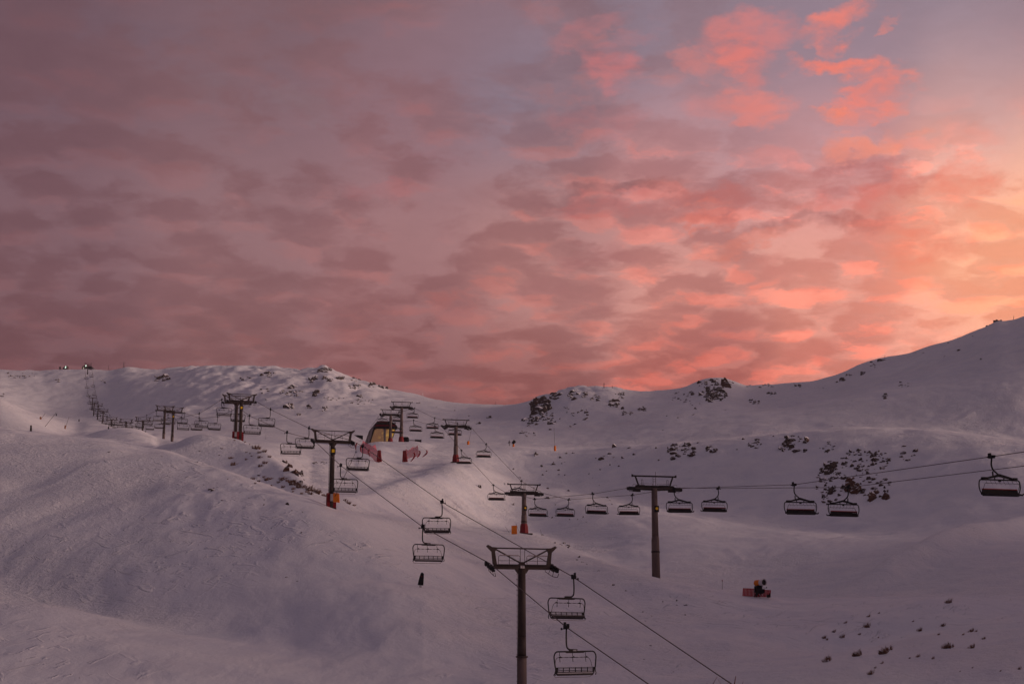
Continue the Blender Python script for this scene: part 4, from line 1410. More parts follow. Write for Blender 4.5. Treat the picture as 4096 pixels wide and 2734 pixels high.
pole_thing('snow_lance', 'thin snow lance without a cover leaning right, on the pink slope far left', 'snow lance', (179, 1705), (224, 1650), 0.10, 'steel', None, 'snow lances')
pole_thing('snow_lance', 'leaning snow lance with a brown foot, right of the bare one on the far left', 'snow lance', (260, 1715), (276, 1667), 0.10, 'steel', ('brownfoot', 0.7, 1.9), 'snow lances')
pole_thing('snow_lance', 'leaning snow lance with a brown foot on the pink crest, leftmost of all', 'snow lance', (162, 1676), (181, 1652), 0.09, 'steel', ('brownfoot', 0.9, 1.2), 'snow lances')
pole_thing('snow_lance', 'snow lance leaning left, with an orange foot, right of the lone grey tower', 'snow lance', (1873, 1778), (1888, 1702), 0.05, 'steel', ('orange', 0.95, 1.5), 'snow lances')
pole_thing('snow_lance', 'upright snow lance with an orange foot below the right rock outcrop', 'snow lance', (2220, 1804), (2216, 1710), 0.05, 'steel', ('orange', 0.75, 1.9), 'snow lances')
# lance and orange cover beside the second tower
t2x, t2y, _ = on_line(1331, 1767, LA, LB)
a = at(1347, 1969, 199); b = at(1424, 1806, 199)
ln = empty('snow_lance', a)
tag(ln, 'long snow lance leaning over the near left ridge beside the yellow-signed tower', 'snow lance', 'snow lances')
d = b - a
MB().tube([-d * 0.1, d], [0.035, 0.022], 6).build('pole', M['steel'], ln)
MB().box(tuple(d), (0.14, 0.14, 0.18)).build('head', M['black'], ln)
oc = at(1346, 1988, 199.5)
cv = MB().prism([(-0.42, -0.62), (0.44, -0.72), (0.36, 0.42), (0.26, 0.60), (-0.34, 0.62), (-0.44, 0.5)], -0.35, 0.35, lambda a_, b_, z: (a_, z, b_)).build('hydrant_cover', M['orange'])
cv.location = oc
tag(cv, 'orange padded cover behind the tower on the near left ridge', 'padded cover', 'orange covers')
X, Y, Z = hit(2057, 2136)
oo = empty('hydrant_cover', at(2057, 2134, Y))
tag(oo, 'upright orange rectangular cover left of the red-footed grey tower', 'padded cover', 'orange covers')
s_ = Y / F
MB().box((0, 0, 16 * s_), (22 * s_, 0.7, 32 * s_)).build('cover', M['orange'], oo)
MB().bar((-11.6 * s_, -0.05, 31 * s_), (11.5 * s_, -0.05, 32.5 * s_), 0.12).build('top_hem', M['orange'], oo)
for (pa, pb, lab) in [((2040, 2130), (2021, 2104), 'thin bare stick leaning left beside the orange rectangular cover'), ((2079, 2128), (2063, 2091), 'thin bare stick leaning left behind the orange rectangular cover'),
                      ((2167, 2142), (2162, 2116), 'thin bare stick standing right of the red-footed grey tower'),
                      ((2889, 2356), (2889, 2320), 'thin red-tipped stick left of the snow cannon'),
                      ((1063, 1756), (1063, 1738), 'thin faint stick on the snow behind the padded twin towers')]:
    pole_thing('marker_stick', lab, 'stick', pa, pb, 0.035, 'steel', None, None, ('redpole', 0.09) if pa[0] == 2889 else None)
for (pa, pb, r, lab) in [((124, 1724), (124, 1700), 0.22, 'dark upright post at the crest on the far left'),
                         ((495, 1476), (496, 1447), 0.35, 'tall dark post on the left skyline right of the summit station'),
                         ((434, 1482), (434, 1460), 0.16, 'thin post on the skyline between summit station and dark post'),
                         ((1296, 1478), (1296, 1456), 0.14, 'thin mast on the rocky peak left of the saddle'),
                         ((2416, 1552), (2416, 1530), 0.22, 'dark post on the crest of the right rock outcrop'),
                         ((2449, 1551), (2449, 1541), 0.14, 'short post just right of the post on the right crest'),
                         ((1982, 1618), (1982, 1607), 0.16, 'tiny post in the lowest part of the far saddle'),
                         ((3539, 1434), (3539, 1421), 0.10, 'tiny thin post high on the right-hand ridge'),
                         ((4054, 1277), (4055, 1262), 0.14, 'short post near the top of the right-hand ridge')]:
    Yp = 1272 if pa[0] < 600 else None
    if pa[0] == 124: Yp = None
    pole_thing('marker_post', lab, 'post', pa, pb, r, 'dark', Y=Yp)
pole_thing('marker_post', 'snow-caked pale post on the slope left of the far saddle', 'post', (1692, 1584), (1691, 1572), 0.2, 'white')
for (px, py, w_, h_, lab) in [(225, 1659, 4.2, 9, 'dark padded marker between the two leaning snow lances'), (316, 1680, 5, 10, 'dark padded marker in the basin right of the lances'), (434, 1710, 6, 11, 'dark padded marker at the foot of the round snow mound')]:
    X, Y, Z = hit(px, py + h_ / 2)
    s_ = Y / F
    o = MB().tube([(0, 0, -0.3), (0, 0, h_ * s_ * 0.75), (0, 0, h_ * s_)], [w_ * s_ / 2, w_ * s_ / 2.4, w_ * s_ / 6], 8).build('padded_marker', M['black'])
    o.location = (X, Y, Z)
    tag(o, lab, 'marker', 'dark padded markers')
# small snow gun by the saddle
X, Y, Z = hit(2054, 1786)
sg = empty('fan_snow_gun', (X, Y, Z))
tag(sg, 'small dark fan snow gun with an orange foot below the saddle', 'snow gun')
s_ = Y / F
MB().tube([(0, 0, -0.3), (0, 0, 10 * s_)], [5 * s_, 3.5 * s_], 8).build('padded_foot', M['orange'], sg)
MB().tube([(-4 * s_, 0, 13 * s_), (6 * s_, -3 * s_, 24 * s_)], [5.5 * s_, 6.5 * s_], 10).build('barrel', M['black'], sg)
MB().bar((0, 0, 9 * s_), (0, 0, 16 * s_), 0.25).build('mount', M['dark'], sg)
X, Y, Z = hit(2037, 1783)
mp = MB().bar((0, 0, -0.3), (0, 0, 22 * Y / F), 0.22).bar((-5 * Y / F, 0, 13 * Y / F), (5 * Y / F, 0, 15 * Y / F), 0.3).build('sign_post', M['steel'])
mp.location = (X, Y, Z)
tag(mp, 'brown cross-shaped post left of the small dark snow gun', 'post')

# rounded black board on two short legs
X, Y, Z = hit(1688, 2349)
s_ = Y / F
bb = empty('marker_board', (X, Y, Z))
tag(bb, 'tall black round-topped board on two short legs in the open near slope', 'marker board')
k_ = s_ / 19.6
ol = [(-340, 210), (60 + 40, 170), (140, 1010), (110, 1090), (60, 1140), (0, 1160), (-60, 1140), (-125, 1060), (-230, 700)]
MB().prism([(a_ * k_, b_ * k_) for a_, b_ in ol], -0.09, 0.09, lambda a, b, z: (a, z, b)).build('board', M['black'], bb)
MB().box((-40 * k_, -0.1, 860 * k_), (110 * k_, 0.02, 50 * k_)).build('red_mark', M['redpad'], bb)
for x in (-175, -85):
    MB().bar((x * k_, 0, -0.3), ((x + 10) * k_, 0, 230 * k_), 0.07).build('leg', M['dark'], bb)

# big snow cannon and its red fence
CY = 213.0
X, CYh, Z = hit(3035, 2390)
CY = CYh
c0 = at(3035, 2389, CY)
m_ = CY / F / 11.2
cn = empty('snow_cannon', c0)
tag(cn, 'orange and white fan snow cannon on a black tripod carriage', 'snow cannon')


def cz(zx, zy, dy=0.0):
    return Vector(((zx - 985) * m_, dy, (1225 - zy) * m_))


ax0, ax1 = cz(900, 590, 0.75), cz(1215, 562, -0.75)
axd = (ax1 - ax0)
MB().tube([ax0, ax0 + axd * 0.08, ax0 + axd * 0.58], [0.34, 0.44, 0.42], 18).build('rear_housing', M['orange'], cn, False)
MB().tube([ax0 + axd * 0.58, ax0 + axd * 1.0], [0.43, 0.50], 18, cap=False).tube([ax0 + axd * 1.0, ax0 + axd * 0.94], [0.50, 0.36], 18, cap=False).build('front_ring', M['white'], cn)
MB().disc(tuple(ax0 + axd * 0.95), tuple(axd), 0.385, 0.05, 18).build('fan_opening', M['black'], cn)
MB().bar(tuple(cz(850, 720, 0.1)), tuple(cz(840, 1000, 0.2)), 0.22, 0.2).bar(tuple(cz(930, 720)), tuple(cz(1160, 720)), 0.22).bar(tuple(cz(1140, 700)), tuple(cz(1000, 960)), 0.22).box(tuple(cz(1020, 800)), (0.75, 0.6, 0.65)).box(tuple(cz(1040, 980)), (0.9, 0.6, 0.45)).box(tuple(cz(1200, 930)), (0.32, 0.4, 0.55)).build('carriage', M['black'], cn)
for (a_, b_) in (((900, 950), (880, 1200)), ((930, 950), (780, 1190)), ((1100, 1000), (1000, 1190))):
    MB().bar(tuple(cz(*a_)), tuple(cz(*b_)), 0.12).build('leg', M['black'], cn)
MB().bar(tuple(cz(900, 1010)), tuple(cz(930, 1130)), 0.30, 0.25).build('jack', M['black'], cn)
MB().bar(tuple(cz(1180, 790)), tuple(cz(1340, 800)), 0.05).bar(tuple(cz(1320, 810)), tuple(cz(1360, 760)), 0.10).build('lever', M['dark'], cn)
fc = empty('red_fence', (c0.x, CY + 1.0, c0.z))
tag(fc, 'low red picket fence standing behind the big snow cannon', 'fence')
for k in range(8):
    x = 345 + k * 62
    MB().bar(tuple(cz(x, 1140 + k * 3)), tuple(cz(x + 30, 795 + k * 2)), 0.15, 0.15).build('picket', M['redfence'], fc)
for k in range(6):
    x = 1240 + k * 62
    MB().bar(tuple(cz(x - 14, 1180)), tuple(cz(x + 12, 860 + k * 5)), 0.15, 0.15).build('picket', M['redfence'], fc)
for k in range(6):
    x = 850 + k * 62
    MB().bar(tuple(cz(x, 1170)), tuple(cz(x + 20, 830 + k * 4)), 0.15, 0.15).build('picket', M['redfence'], fc)
MB().bar(tuple(cz(355, 812, -0.05)), tuple(cz(1580, 890, -0.05)), 0.10, 0.05).build('top_rail', M['redfence'], fc)
MB().bar(tuple(cz(325, 1128, -0.05)), tuple(cz(1330, 1165, -0.05)), 0.16, 0.05).build('bottom_rail', M['redfence'], fc)
bx = MB().box((0, 0, 0.1), (0.48, 0.5, 0.36)).box((0.2, 0.1, 0.3), (0.10, 0.3, 0.35)).box((0, 0, -0.1), (0.4, 0.4, 0.1)).build('pump_box', M['black'])
bx.location = c0 + cz(1400, 1170, -0.4)
tag(bx, 'small black box on the snow right of the snow cannon', 'box')

# ------------------------------------------------------------------ rocks
rock_meshes = []
from mathutils import noise as mnoise
for k in range(12):
    bm = bmesh.new()
    bmesh.ops.create_icosphere(bm, subdivisions=2 if k < 6 else 3, radius=1.0)
    r0 = random.Random(50 + k)
    pl_ = [(Vector((r0.uniform(-1, 1), r0.uniform(-1, 1), r0.uniform(-0.4, 1))).normalized(), r0.uniform(0.30, 0.8)) for _ in range(10)]
    off = Vector((k * 7.1, k * 3.3, 0))
    for v in bm.verts:
        for (nrm, dd_) in pl_:
            t = v.co.dot(nrm) - dd_
            if t > 0:
                v.co -= nrm * t
        d_ = v.co.normalized()
        v.co += d_ * (mnoise.noise(v.co * 1.6 + off) * 0.34 + mnoise.noise(v.co * 4.5 + off) * 0.16)
    me_ = bpy.data.meshes.new('rock'); bm.to_mesh(me_); bm.free()
    me_.materials.append(M['rock'])
    rock_meshes.append(me_)
brown_meshes = []
for me_ in rock_meshes[4:9]:
    b_ = me_.copy(); b_.materials.clear(); b_.materials.append(M['rockbrown']); brown_meshes.append(b_)


def rock_at(px, py, s, parent=None, org=None, brown=False, flat=1.0, tall=1.0):
    X, Y, Z = hit(px, py)
    m = s * Y / F * 1.2
    if Y > 700: m *= 1.15
    o = bpy.data.objects.new('rock', random.choice(brown_meshes if brown else rock_meshes))
    COL.objects.link(o)
    o.rotation_euler = (random.uniform(-0.4, 0.4), random.uniform(-0.5, 0.5), random.uniform(0, 6.28))
    a = random.uniform(0.75, 1.35)
    o.scale = (m * a * flat, m * random.uniform(0.7, 1.2), m * random.uniform(0.55, 1.0) * tall)
    p = Vector((X, Y, Z - m * 0.05))
    if parent:
        o.parent = parent; o.location = p - org
    else:
        o.location = p
    return o


def outcrop(label, areas, big=(), brown=False):
    cx = sum((a[0] + a[1]) / 2 for a in areas) / len(areas); cy = sum((a[2] + a[3]) / 2 for a in areas) / len(areas)
    org = Vector(hit(cx, cy))
    root = empty('rock_outcrop', org)
    tag(root, label, 'rocks')
    for (x0, x1, y0, y1, n, s0, s1) in areas:
        for _ in range(int(n * 1.2 + 0.5)):
            # denser in the middle of each patch
            while True:
                a, b = random.uniform(-1, 1), random.uniform(-1, 1)
                if a * a + b * b < 1: break
            px = (x0 + x1) / 2 + a * (x1 - x0) / 2; py = (y0 + y1) / 2 + b * (y1 - y0) / 2
            s = s0 + (s1 - s0) * random.random() ** 1.7
            rock_at(px, py, s, root, org, brown and random.random() < .5)
    for (px, py, s, br) in big:
        n_ = 1 if s < 20 else 3 if s < 30 else 6
        for i_ in range(n_):
            f_ = 0.0 if n_ == 1 else 0.34
            rock_at(px + random.uniform(-f_, f_) * s, py + random.uniform(-f_, f_) * s * 0.9, s * (0.9 if n_ == 1 else 0.62 if n_ == 3 else 0.5), root, org, br, random.uniform(0.7, 1.1), 1.6)
    return root


outcrop('craggy dark cliff at the left end of the right-hand outcrop', [(2128, 2200, 1600, 1660, 24, 10, 24), (2095, 2153, 1660, 1712, 14, 7, 15)], [(2152, 1616, 22, True), (2135, 1635, 26, False), (2165, 1640, 22, False)])
outcrop('broken rocks along the upper edge of the right-hand outcrop', [(2200, 2242, 1570, 1602, 9, 7, 16), (2278, 2316, 1565, 1600, 8, 8, 18), (2332, 2348, 1572, 1600, 4, 6, 11), (2363, 2405, 1577, 1617, 9, 4, 10), (2457, 2505, 1570, 1598, 12, 4, 9)])
outcrop('scattered dark rocks on the lower face of the right-hand outcrop', [(2434, 2482, 1597, 1634, 10, 8, 16), (2466, 2535, 1632, 1664, 8, 4, 9), (2558, 2588, 1628, 1645, 5, 7, 12), (2153, 2229, 1650, 1702, 17, 5, 13), (2229, 2363, 1615, 1715, 15, 3, 8), (2077, 2148, 1713, 1746, 8, 4, 9)])
outcrop('dense dark rocks crowning the rounded hill on the right skyline', [(2805, 2906, 1555, 1608, 62, 6, 14), (2790, 2940, 1518, 1554, 30, 5, 12)], [(2902, 1543, 28, True), (2850, 1585, 16, False)])
outcrop('loose rocks on the left flank of the rounded skyline hill', [(2685, 2783, 1562, 1616, 20, 3, 9), (2750, 2800, 1600, 1640, 5, 3, 6)])
outcrop('small rocks right of the rounded skyline hill', [(2998, 3043, 1592, 1620, 9, 5, 12), (3060, 3100, 1566, 1582, 6, 4, 8), (2975, 3110, 1536, 1550, 8, 4, 9), (3085, 3110, 1568, 1580, 4, 4, 7), (3180, 3205, 1537, 1550, 5, 4, 8)])
outcrop('rock cluster left of centre on the right-hand snow bank', [(2662, 2783, 1772, 1848, 36, 6, 16)], [(2745, 1782, 18, False), (2690, 1840, 17, False)])
outcrop('small arch of rocks on the right-hand snow bank', [(2828, 2870, 1784, 1812, 9, 6, 12)])
outcrop('ring of rocks between arch and large cluster on the snow bank', [(2993, 3048, 1758, 1794, 13, 6, 12)])
outcrop('dark rocks above the two black chairs, high on the right bank', [(3117, 3243, 1742, 1820, 22, 7, 18)], [(3150, 1778, 24, False), (3228, 1764, 18, True)])
outcrop('line of small rocks to the left above the large rock arc', [(3280, 3357, 1769, 1812, 12, 4, 9)])
outcrop('large arc of rocks with two rusty boulders behind the black chairs', [(3266, 3378, 1845, 2025, 58, 5, 15), (3360, 3565, 1798, 1888, 64, 4, 14), (3440, 3562, 1900, 2000, 26, 5, 13), (3300, 3500, 1870, 1915, 16, 4, 10)],
        [(3416, 1950, 50, True), (3408, 1925, 26, True), (3494, 1990, 42, True), (3543, 1993, 25, True), (3322, 1874, 34, False), (3316, 1890, 24, False), (3441, 1841, 15, False), (3322, 1976, 18, False), (3378, 1915, 14, False)])
outcrop('small rocks right of the large arc on the bank', [(3597, 3664, 1783, 1845, 10, 5, 12)])
outcrop('jagged rocks on the peak with the mast left of the saddle', [(1268, 1328, 1474, 1492, 15, 6, 12), (1345, 1368, 1506, 1520, 5, 8, 14)])
outcrop('rocks scattered under the masted peak on the left ridge', [(1238, 1260, 1508, 1532, 7, 6, 12), (1290, 1330, 1504, 1530, 9, 4, 10), (1146, 1178, 1540, 1560, 6, 7, 16), (1110, 1225, 1563, 1586, 26, 3, 8), (1386, 1438, 1538, 1558, 10, 4, 9), (1400, 1440, 1512, 1530, 6, 4, 9), (1248, 1270, 1568, 1590, 7, 7, 12), (1425, 1450, 1580, 1600, 6, 4, 9)])
outcrop('rocks stepping down the ridge edge toward the saddle', [(1468, 1552, 1526, 1556, 15, 5, 10)])
outcrop('dotted line of stones crossing the left slope under the ridge', [(1280, 1395, 1588, 1604, 14, 3, 5), (1390, 1512, 1598, 1618, 14, 3, 5)])
outcrop('loose boulders low on the left slope under the ridge', [(1150, 1175, 1620, 1634, 6, 8, 16), (1232, 1246, 1620, 1634, 4, 5, 9), (1290, 1310, 1625, 1645, 6, 6, 12), (1188, 1204, 1652, 1662, 4, 7, 12)])
outcrop('small dark crag on the left ridge between summit station and peak', [(609, 682, 1500, 1530, 14, 5, 14)], [(655, 1508, 16, True)])
outcrop('small rocks on the ridge left of the masted peak', [(1044, 1102, 1491, 1512, 11, 5, 14), (960, 1008, 1508, 1522, 7, 3, 7), (1030, 1092, 1540, 1606, 6, 4, 7)])
outcrop('faint rocks dusted with snow on the far left ridge', [(10, 178, 1490, 1514, 16, 3, 8), (2, 16, 1572, 1588, 4, 4, 8), (215, 265, 1515, 1530, 7, 3, 6), (400, 440, 1515, 1540, 6, 3, 6)])
outcrop('dark rocks on the crest of the right-hand ridge', [(3505, 3535, 1436, 1448, 6, 6, 14), (3472, 3506, 1450, 1478, 5, 5, 9), (3440, 3460, 1488, 1500, 5, 5, 9), (3356, 3384, 1514, 1528, 6, 6, 12), (3385, 3405, 1496, 1505, 3, 4, 6)])
outcrop('dark rocks halfway down the right-hand ridge slope', [(3522, 3552, 1574, 1598, 6, 8, 14), (3590, 3640, 1524, 1550, 6, 4, 9)])
outcrop('rocks peeping out at the top of the right-hand ridge', [(3980, 3998, 1278, 1288, 4, 6, 10), (3945, 3965, 1296, 1302, 3, 3, 6)])
outcrop('row of dark stones in the snow right of the tower on the near ridge', [(1246, 1276, 1848, 1856, 7, 3, 6), (1280, 1310, 1848, 1856, 7, 3, 6)])

MARKS = [(2087, 2450, 'the foreground lift tower'), (1327, 1950, 'the tower with the orange cover'), (2097, 2080, 'the red-footed tower with the yellow disc'), (2625, 2150, 'the tall grey tower'),
         (1824, 1780, 'the lone grey tower'), (3035, 2360, 'the snow cannon'), (1690, 2320, 'the black marker board'), (956, 1700, 'the padded twin towers'), (1540, 1730, 'the glass station'),
         (2220, 1770, 'the upright snow lance'), (2150, 1620, 'the craggy cliff'), (2850, 1560, 'the rounded rocky hill'), (2720, 1810, 'the rock cluster left on the bank'), (3180, 1780, 'the high bank rocks'),
         (3420, 1930, 'the large rock arc'), (1300, 1480, 'the masted peak'), (3999, 1940, 'the big black chair'), (3380, 2040, 'the two black chairs'), (2055, 1770, 'the small snow gun'), (2290, 2430, 'the two lowest open chairs'),
         (1710, 2150, 'the open chairs left of centre'), (2400, 2040, 'the row of black chairs'), (3850, 1300, 'the right-hand ridge crest'), (3530, 1585, 'the ridge slope rocks'), (660, 1515, 'the small left crag'),
         (300, 1720, 'the left snow crest'), (600, 2250, 'the left slope middle'), (200, 2650, 'the lower left corner'), (1150, 2000, 'the grassy dip'), (2900, 2715, 'the red stalks'), (3950, 2680, 'the lower right corner'), (3900, 2400, 'the right edge bank')]


def where(px, py):
    bx_ = min(MARKS, key=lambda m_: (m_[0] - px) ** 2 + 1.6 * (m_[1] - py) ** 2)
    dx_, dy_ = px - bx_[0], py - bx_[1]
    d_ = math.hypot(dx_, dy_)
    far_ = 'just ' if d_ < 90 else 'well ' if d_ > 330 else ''
    v_ = 'above' if dy_ < -0.45 * abs(dx_) else 'below' if dy_ > 0.45 * abs(dx_) else ''
    h_ = 'left' if dx_ < -0.45 * abs(dy_) else 'right' if dx_ > 0.45 * abs(dy_) else ''
    if v_ and h_: s_ = f'{v_} and {h_} of'
    elif v_: s_ = v_
    else: s_ = f'{h_} of'
    return f'{far_}{s_} {bx_[2]}'


def size_word(s):
    return 'tiny' if s < 5 else 'small' if s < 8 else 'medium' if s < 13 else 'larger'


LOOSE = {
    'small dark stone in the open slope between the two middle grey towers': ('stones of the slope between the grey towers', [
        (1050, 255, 8), (1215, 240, 16), (1330, 120, 9), (1410, 185, 5), (950, 85, 14), (935, 98, 8), (1300, 315, 6), (1060, 400, 5), (1310, 395, 8), (1415, 400, 6), (1845, 440, 6),
        (1785, 370, 5), (1970, 150, 12), (2020, 105, 6), (2110, 70, 9), (1895, 130, 6), (2175, 125, 5), (2310, 125, 8), (2115, 235, 5), (2255, 255, 5), (1970, 315, 7), (1362, 220, 5), (1440, 50, 8), (1540, 48, 6),
        (1450, 640, 10), (1480, 635, 6), (1130, 600, 8), (1125, 755, 15), (460, 525, 5), (80, 595, 12), (690, 435, 11), (95, 545, 5), (1120, 330, 4), (600, 300, 5)], 1900, 1800, 0.2554, False),
    'small stone below the chairs and tower in the lower centre slope': ('stones of the lower centre slope', [
        (585, 860, 11), (1205, 1065, 5), (1165, 1045, 3), (1610, 1090, 6), (1690, 1055, 6), (1740, 1130, 5), (1245, 1455, 8), (1355, 1490, 9), (1400, 1470, 10), (1430, 1500, 14), (1450, 1520, 8), (2110, 795, 10), (2075, 745, 7),
        (2145, 845, 6), (1945, 550, 4), (1060, 1330, 5), (1480, 1090, 5), (1260, 850, 5)], 1900, 1800, 0.2554, False),
    'tiny dark pebble-like stone in the smooth valley right of the foreground tower': ('stones of the smooth valley', [
        (693, 72, 8), (672, 103, 6), (897, 218, 6), (1057, 365, 8), (1187, 422, 6), (1258, 468, 4), (1570, 543, 4), (1715, 528, 5), (1810, 573, 9), (1717, 572, 4), (1355, 650, 5),
        (1327, 685, 3), (1455, 685, 6), (1385, 738, 5), (1800, 672, 5), (1440, 1000, 6), (1680, 1268, 5), (1375, 1143, 4), (1595, 805, 4), (720, 122, 4), (740, 127, 4), (777, 145, 4), (1620, 680, 3)], 2050, 2200, 0.3831, False),
    'small stone sticking out of the smooth near left slope': ('stones of the near left slope', [
        (630, 230, 8), (935, 257, 5), (1220, 447, 12), (1232, 453, 12), (1285, 512, 6), (1665, 530, 14), (1530, 505, 5), (1442, 495, 5), (1527, 537, 5), (1583, 573, 4), (1690, 570, 4), (1750, 575, 4), (1742, 700, 5),
        (1423, 931, 4), (1657, 959, 5), (1720, 975, 3), (1315, 385, 4), (1340, 437, 3), (1180, 420, 3), (1255, 430, 4), (120, 1434, 5), (412, 1520, 5), (463, 1538, 4), (200, 818, 3), (366, 860, 2), (560, 905, 2),
        (1158, 228, 6), (1280, 208, 12), (1140, 290, 3), (1430, 275, 4), (1585, 640, 3)], 0, 1650, 0.6915, False),
    'small dark rock on the far slope behind the saddle lift': ('rocks of the slope behind the right lift', [
        (2240, 515, 13), (2255, 500, 9), (2080, 608, 11), (1670, 535, 3), (1715, 400, 4), (1310, 300, 4), (1160, 290, 9), (1430, 350, 3), (1940, 485, 3)], 1380, 1540, 0.2554, False),
    'dark stone alone on the right-hand mountain slope': ('stones of the right-hand mountain', [
        (1790, 435, 7), (1980, 505, 6), (1420, 455, 5), (1490, 455, 4), (1700, 370, 4), (1670, 490, 4), (1910, 310, 3), (1440, 488, 3), (745, 705, 5), (630, 755, 3), (710, 1083, 4), (770, 1084, 3)], 3000, 1200, 0.4666, False),
    'dark stone on the upper edge of the middle snow bank': ('stones along the middle bank', [
        (920, 868, 15), (1045, 877, 9), (1287, 878, 6), (210, 935, 12), (480, 925, 6), (540, 922, 5), (425, 962, 7), (870, 935, 8), (800, 975, 9), (748, 968, 6), (985, 965, 7), (1095, 942, 8), (908, 965, 5), (1310, 985, 6), (1658, 832, 9), (1640, 882, 5),
        (2062, 800, 8), (2010, 890, 5), (2335, 773, 6), (1345, 715, 4), (342, 714, 8), (198, 762, 7), (1070, 567, 8), (998, 550, 7), (650, 625, 10), (530, 685, 7), (1615, 580, 6), (1480, 605, 5), (1380, 590, 4), (1905, 540, 3)], 2050, 1400, 0.447, False),
}
for lab, (grp, pts, x0, y0, k, br) in LOOSE.items():
    for (a, b, s) in pts:
        o = rock_at(x0 + a * k, y0 + b * k, s * 0.95, brown=br)
        w_ = where(x0 + a * k, y0 + b * k)
        tag(o, f'{size_word(s)} dark stone {w_}', 'stone', f'{size_word(s)} stones {w_}')

tuft_meshes = []
for k in range(6):
    r0 = random.Random(90 + k)
    mb = MB()
    for i in range(46):
        a = r0.uniform(0, 6.28); rr = r0.random() ** 0.7 * 0.42
        bx_, by_ = math.cos(a) * rr, math.sin(a) * rr * 0.8
        lx, ly = math.cos(a) * r0.uniform(.1, .5) + 0.12, math.sin(a) * r0.uniform(.05, .3)
        h = r0.uniform(0.25, 0.62) * (1 - rr * 0.8)
        w_ = 0.022
        mb.add([(bx_ - w_, by_, -0.1), (bx_ + w_, by_, -0.1), (bx_ + lx * .45 + w_ * .7, by_ + ly * .4, h * .7), (bx_ + lx * .45 - w_ * .7, by_ + ly * .4, h * .7), (bx_ + lx, by_ + ly, h)], [(0, 1, 2, 3), (3, 2, 4)])
    tuft_meshes.append(mb.mesh('blades', M['grass']))


def tuft(px, py, wpx, lab, grp, dark=False, slant=0.0):
    X, Y, Z = hit(px, py)
    m = wpx * Y / F * 1.35
    root = empty('grass_tuft', (X, Y, Z))
    root.rotation_euler = (0, -slant * 2.0, random.uniform(-0.3, 0.3))
    tag(root, f'{lab} {where(px, py)}', 'grass tuft', f'{lab} {where(px, py)}')
    c = bpy.data.objects.new('clump', random.choice(brown_meshes if not dark else rock_meshes)); COL.objects.link(c); c.parent = root
    c.scale = (m * 0.46, m * 0.30, m * (0.26 if not dark else 0.40)); c.rotation_euler = (0.2, 0.1, random.uniform(-0.4, 0.4))
    n = 2 if wpx > 30 else 1
    for i in range(n):
        b = bpy.data.objects.new('blades', random.choice(tuft_meshes)); COL.objects.link(b); b.parent = root
        b.location = ((i - (n - 1) / 2) * m * 0.4, -0.02, m * 0.04)
        b.scale = (m * 1.1 / n, m * 0.9 / n, m * 0.95)
        b.rotation_euler = (0, 0, random.uniform(-0.4, 0.4))


TR = [(1730, 430, 46, 0), (1075, 545, 24, 0), (885, 600, 22, 0), (1060, 640, 46, 0), (790, 675, 28, 1), (710, 720, 30, 1), (860, 720, 36, 0), (1000, 695, 22, 0), (735, 910, 62, 0), (985, 870, 70, 1), (1200, 850, 74, 1), (1245, 818, 48, 0),
      (1095, 1015, 46, 1), (1440, 593, 14, 1), (1495, 662, 38, 1), (1685, 628, 32, 1), (1915, 670, 38, 0), (1957, 668, 20, 0), (1850, 695, 18, 0), (2020, 728, 28, 1), (1920, 800, 44, 0), (1715, 803, 62, 0), (1757, 795, 34, 0), (1605, 893, 26, 0),
      (1480, 877, 30, 0), (1410, 886, 16, 0), (1185, 930, 24, 0), (1825, 992, 9, 1), (2155, 990, 12, 0), (2310, 978, 28, 1), (1925, 965, 12, 0), (1160, 520, 14, 0), (1155, 720, 12, 0), (1650, 692, 20, 0), (1130, 965, 18, 0), (735, 735, 20, 0)]
for (a, b, w_, dk) in TR:
    big = w_ > 40
    lab = ('large dark' if big and dk else 'large dry brown' if big else 'small dark' if dk else 'small dry brown') + ' grass tuft'
    g = {'large dark': 'large dark tufts', 'large dry': 'large dry tufts', 'small dark': 'small dark tufts', 'small dry': 'small dry tufts'}[' '.join(lab.split()[:2])]
    tuft(2950 + a * 0.4879, 2200 + b * 0.4879, w_ * 0.4879 * 1.05, lab, g + ' in the right foreground', bool(dk), 0.25)
TH = [(1815, 1150, 100), (1850, 1165, 70), (1945, 1215, 70), (2025, 1285, 52), (1870, 1225, 50), (1870, 1300, 60), (1415, 1315, 60), (1465, 1410, 80), (1950, 1395, 70), (1880, 1430, 60), (1660, 1330, 34), (1640, 1055, 24), (1715, 1095, 18), (1240, 1260, 20), (1480, 1030, 26), (1660, 1215, 30), (1720, 1230, 24), (1745, 1280, 24)]
for (a, b, w_) in TH:
    tuft(560 + a * 0.2554, 1500 + b * 0.2554, w_ * 0.2554, f'{size_word(w_ * 0.2554)} rusty hump tussock', 'rusty tussocks on the snow hump', False)
TS = [(200, 1045, 60), (100, 1060, 34), (380, 1045, 70), (430, 1065, 40), (500, 1095, 90), (540, 1110, 60), (580, 1145, 84), (620, 1135, 50), (690, 1165, 90), (770, 1195, 90), (700, 1215, 55), (600, 1205, 34), (380, 1140, 40), (500, 1150, 40), (250, 1112, 24), (850, 1230, 40), (330, 1085, 34), (30, 1035, 44),
      (660, 1190, 40), (810, 1190, 40), (470, 1080, 50), (160, 1030, 30), (240, 1045, 34), (60, 1085, 26), (1105, 1290, 44), (1140, 1320, 50), (1205, 1350, 34), (880, 1240, 30), (100, 1000, 26), (500, 1185, 26)]
for (a, b, w_) in TS:
    tuft(1000 + a * 0.3444, 1560 + b * 0.3444, w_ * 0.3444, f'{size_word(w_ * 0.3444)} reddish tuft', 'reddish grass along the dip', False)
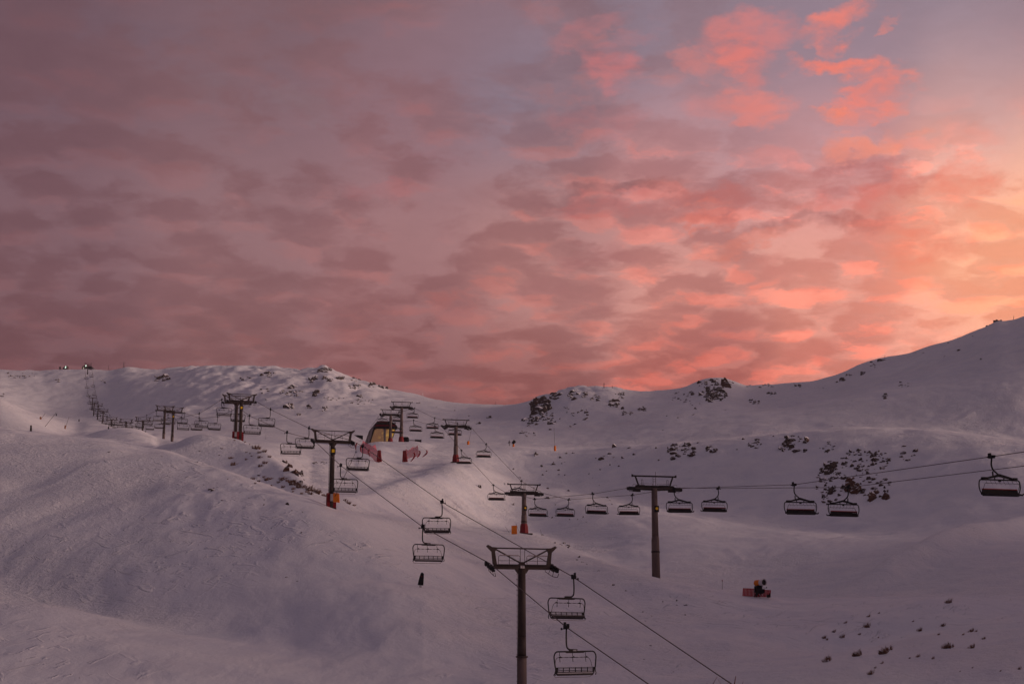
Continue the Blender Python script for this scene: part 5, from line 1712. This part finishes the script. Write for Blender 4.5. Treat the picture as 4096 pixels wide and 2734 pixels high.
TD = [(415, 850, 34, 1), (425, 900, 30, 1), (425, 935, 52, 1), (462, 890, 34, 1), (490, 965, 34, 1), (530, 975, 56, 1), (548, 1000, 30, 1), (590, 985, 40, 1), (605, 1010, 30, 1), (510, 1060, 34, 0), (600, 1075, 34, 0), (570, 960, 22, 1), (625, 1050, 14, 1), (555, 1085, 20, 0)]
ro = Vector(hit(1170, 1890)); rr_ = empty('rock_outcrop', ro)
tag(rr_, 'string of dark rocks down the right flank of the small snow hump', 'rocks')
for (a, b, w_, _) in TD:
    rock_at(1000 + a * 0.3444, 1560 + b * 0.3444, w_ * 0.3444, rr_, ro, random.random() < 0.5, 0.8, 1.5)

# reddish stalks just below the camera, tips reaching into the bottom of the picture
stalks = [((2868, 2706), (2845, 2745), 0.9), ((2872, 2716), (2892, 2745), 0.5), ((2920, 2721), (2900, 2745), 0.7), ((2943, 2702), (2936, 2745), 1.8), ((2973, 2722), (2966, 2745), 0.7), ((2826, 2728), (2836, 2745), 0.8)]
SYk = 9.0
for i, (tp, bt, w_) in enumerate(stalks):
    t_ = at(tp[0], tp[1], SYk + i * 0.15); b_ = at(bt[0], bt[1], SYk + i * 0.15)
    g_ = ground(b_.x, SYk)
    d = (b_ - t_)
    k = min((t_.z - g_ + 0.2) / max(-d.z, 1e-3), 18)
    foot = t_ + d * k * 0.35; foot.z = g_ - 0.05
    midp = t_ + d * 1.5
    root_l = ['leftmost leaning reddish grass stalk', 'faint stalk leaning right beside the leftmost one', 'short stalk crossing the right cable', 'thickest reddish stalk', 'rightmost thin reddish stalk', 'faint lowest reddish stalk'][i]
    o = MB().tube([t_ - foot, midp - foot, (midp - foot) * 0.5, (0, 0, 0)], [0.0012 * w_, 0.003 * w_, 0.0035 * w_, 0.004 * w_], 5).build('grass_stalk', M['redgrass'])
    o.location = foot
    tag(o, root_l + ' at the bottom edge of the picture', 'grass stalk', 'grass stalks at the bottom edge')

# ------------------------------------------------------------------ haze
hz = bpy.data.materials.new('thin dusk haze'); hz.use_nodes = True
hz.node_tree.nodes.clear()
pv = hz.node_tree.nodes.new('ShaderNodeVolumePrincipled')
pv.inputs['Color'].default_value = (0.92, 0.88, 0.90, 1)
pv.inputs['Density'].default_value = 0.00007
pv.inputs['Anisotropy'].default_value = 0.2
ho = hz.node_tree.nodes.new('ShaderNodeOutputMaterial')
hz.node_tree.links.new(pv.outputs[0], ho.inputs['Volume'])
lo_ = float(min(ZZ.min(), -40)) - 1.0
hi_ = float(ZZ.max()) + 12.0
wx_ = float(np.abs(XX).max()) + 20
hb = MB().box((0, 4480, (lo_ + hi_) / 2), (2 * wx_, 9100, hi_ - lo_)).build('haze', hz)
tag(hb, 'thin dusk haze over the slopes', None, None, 'stuff')
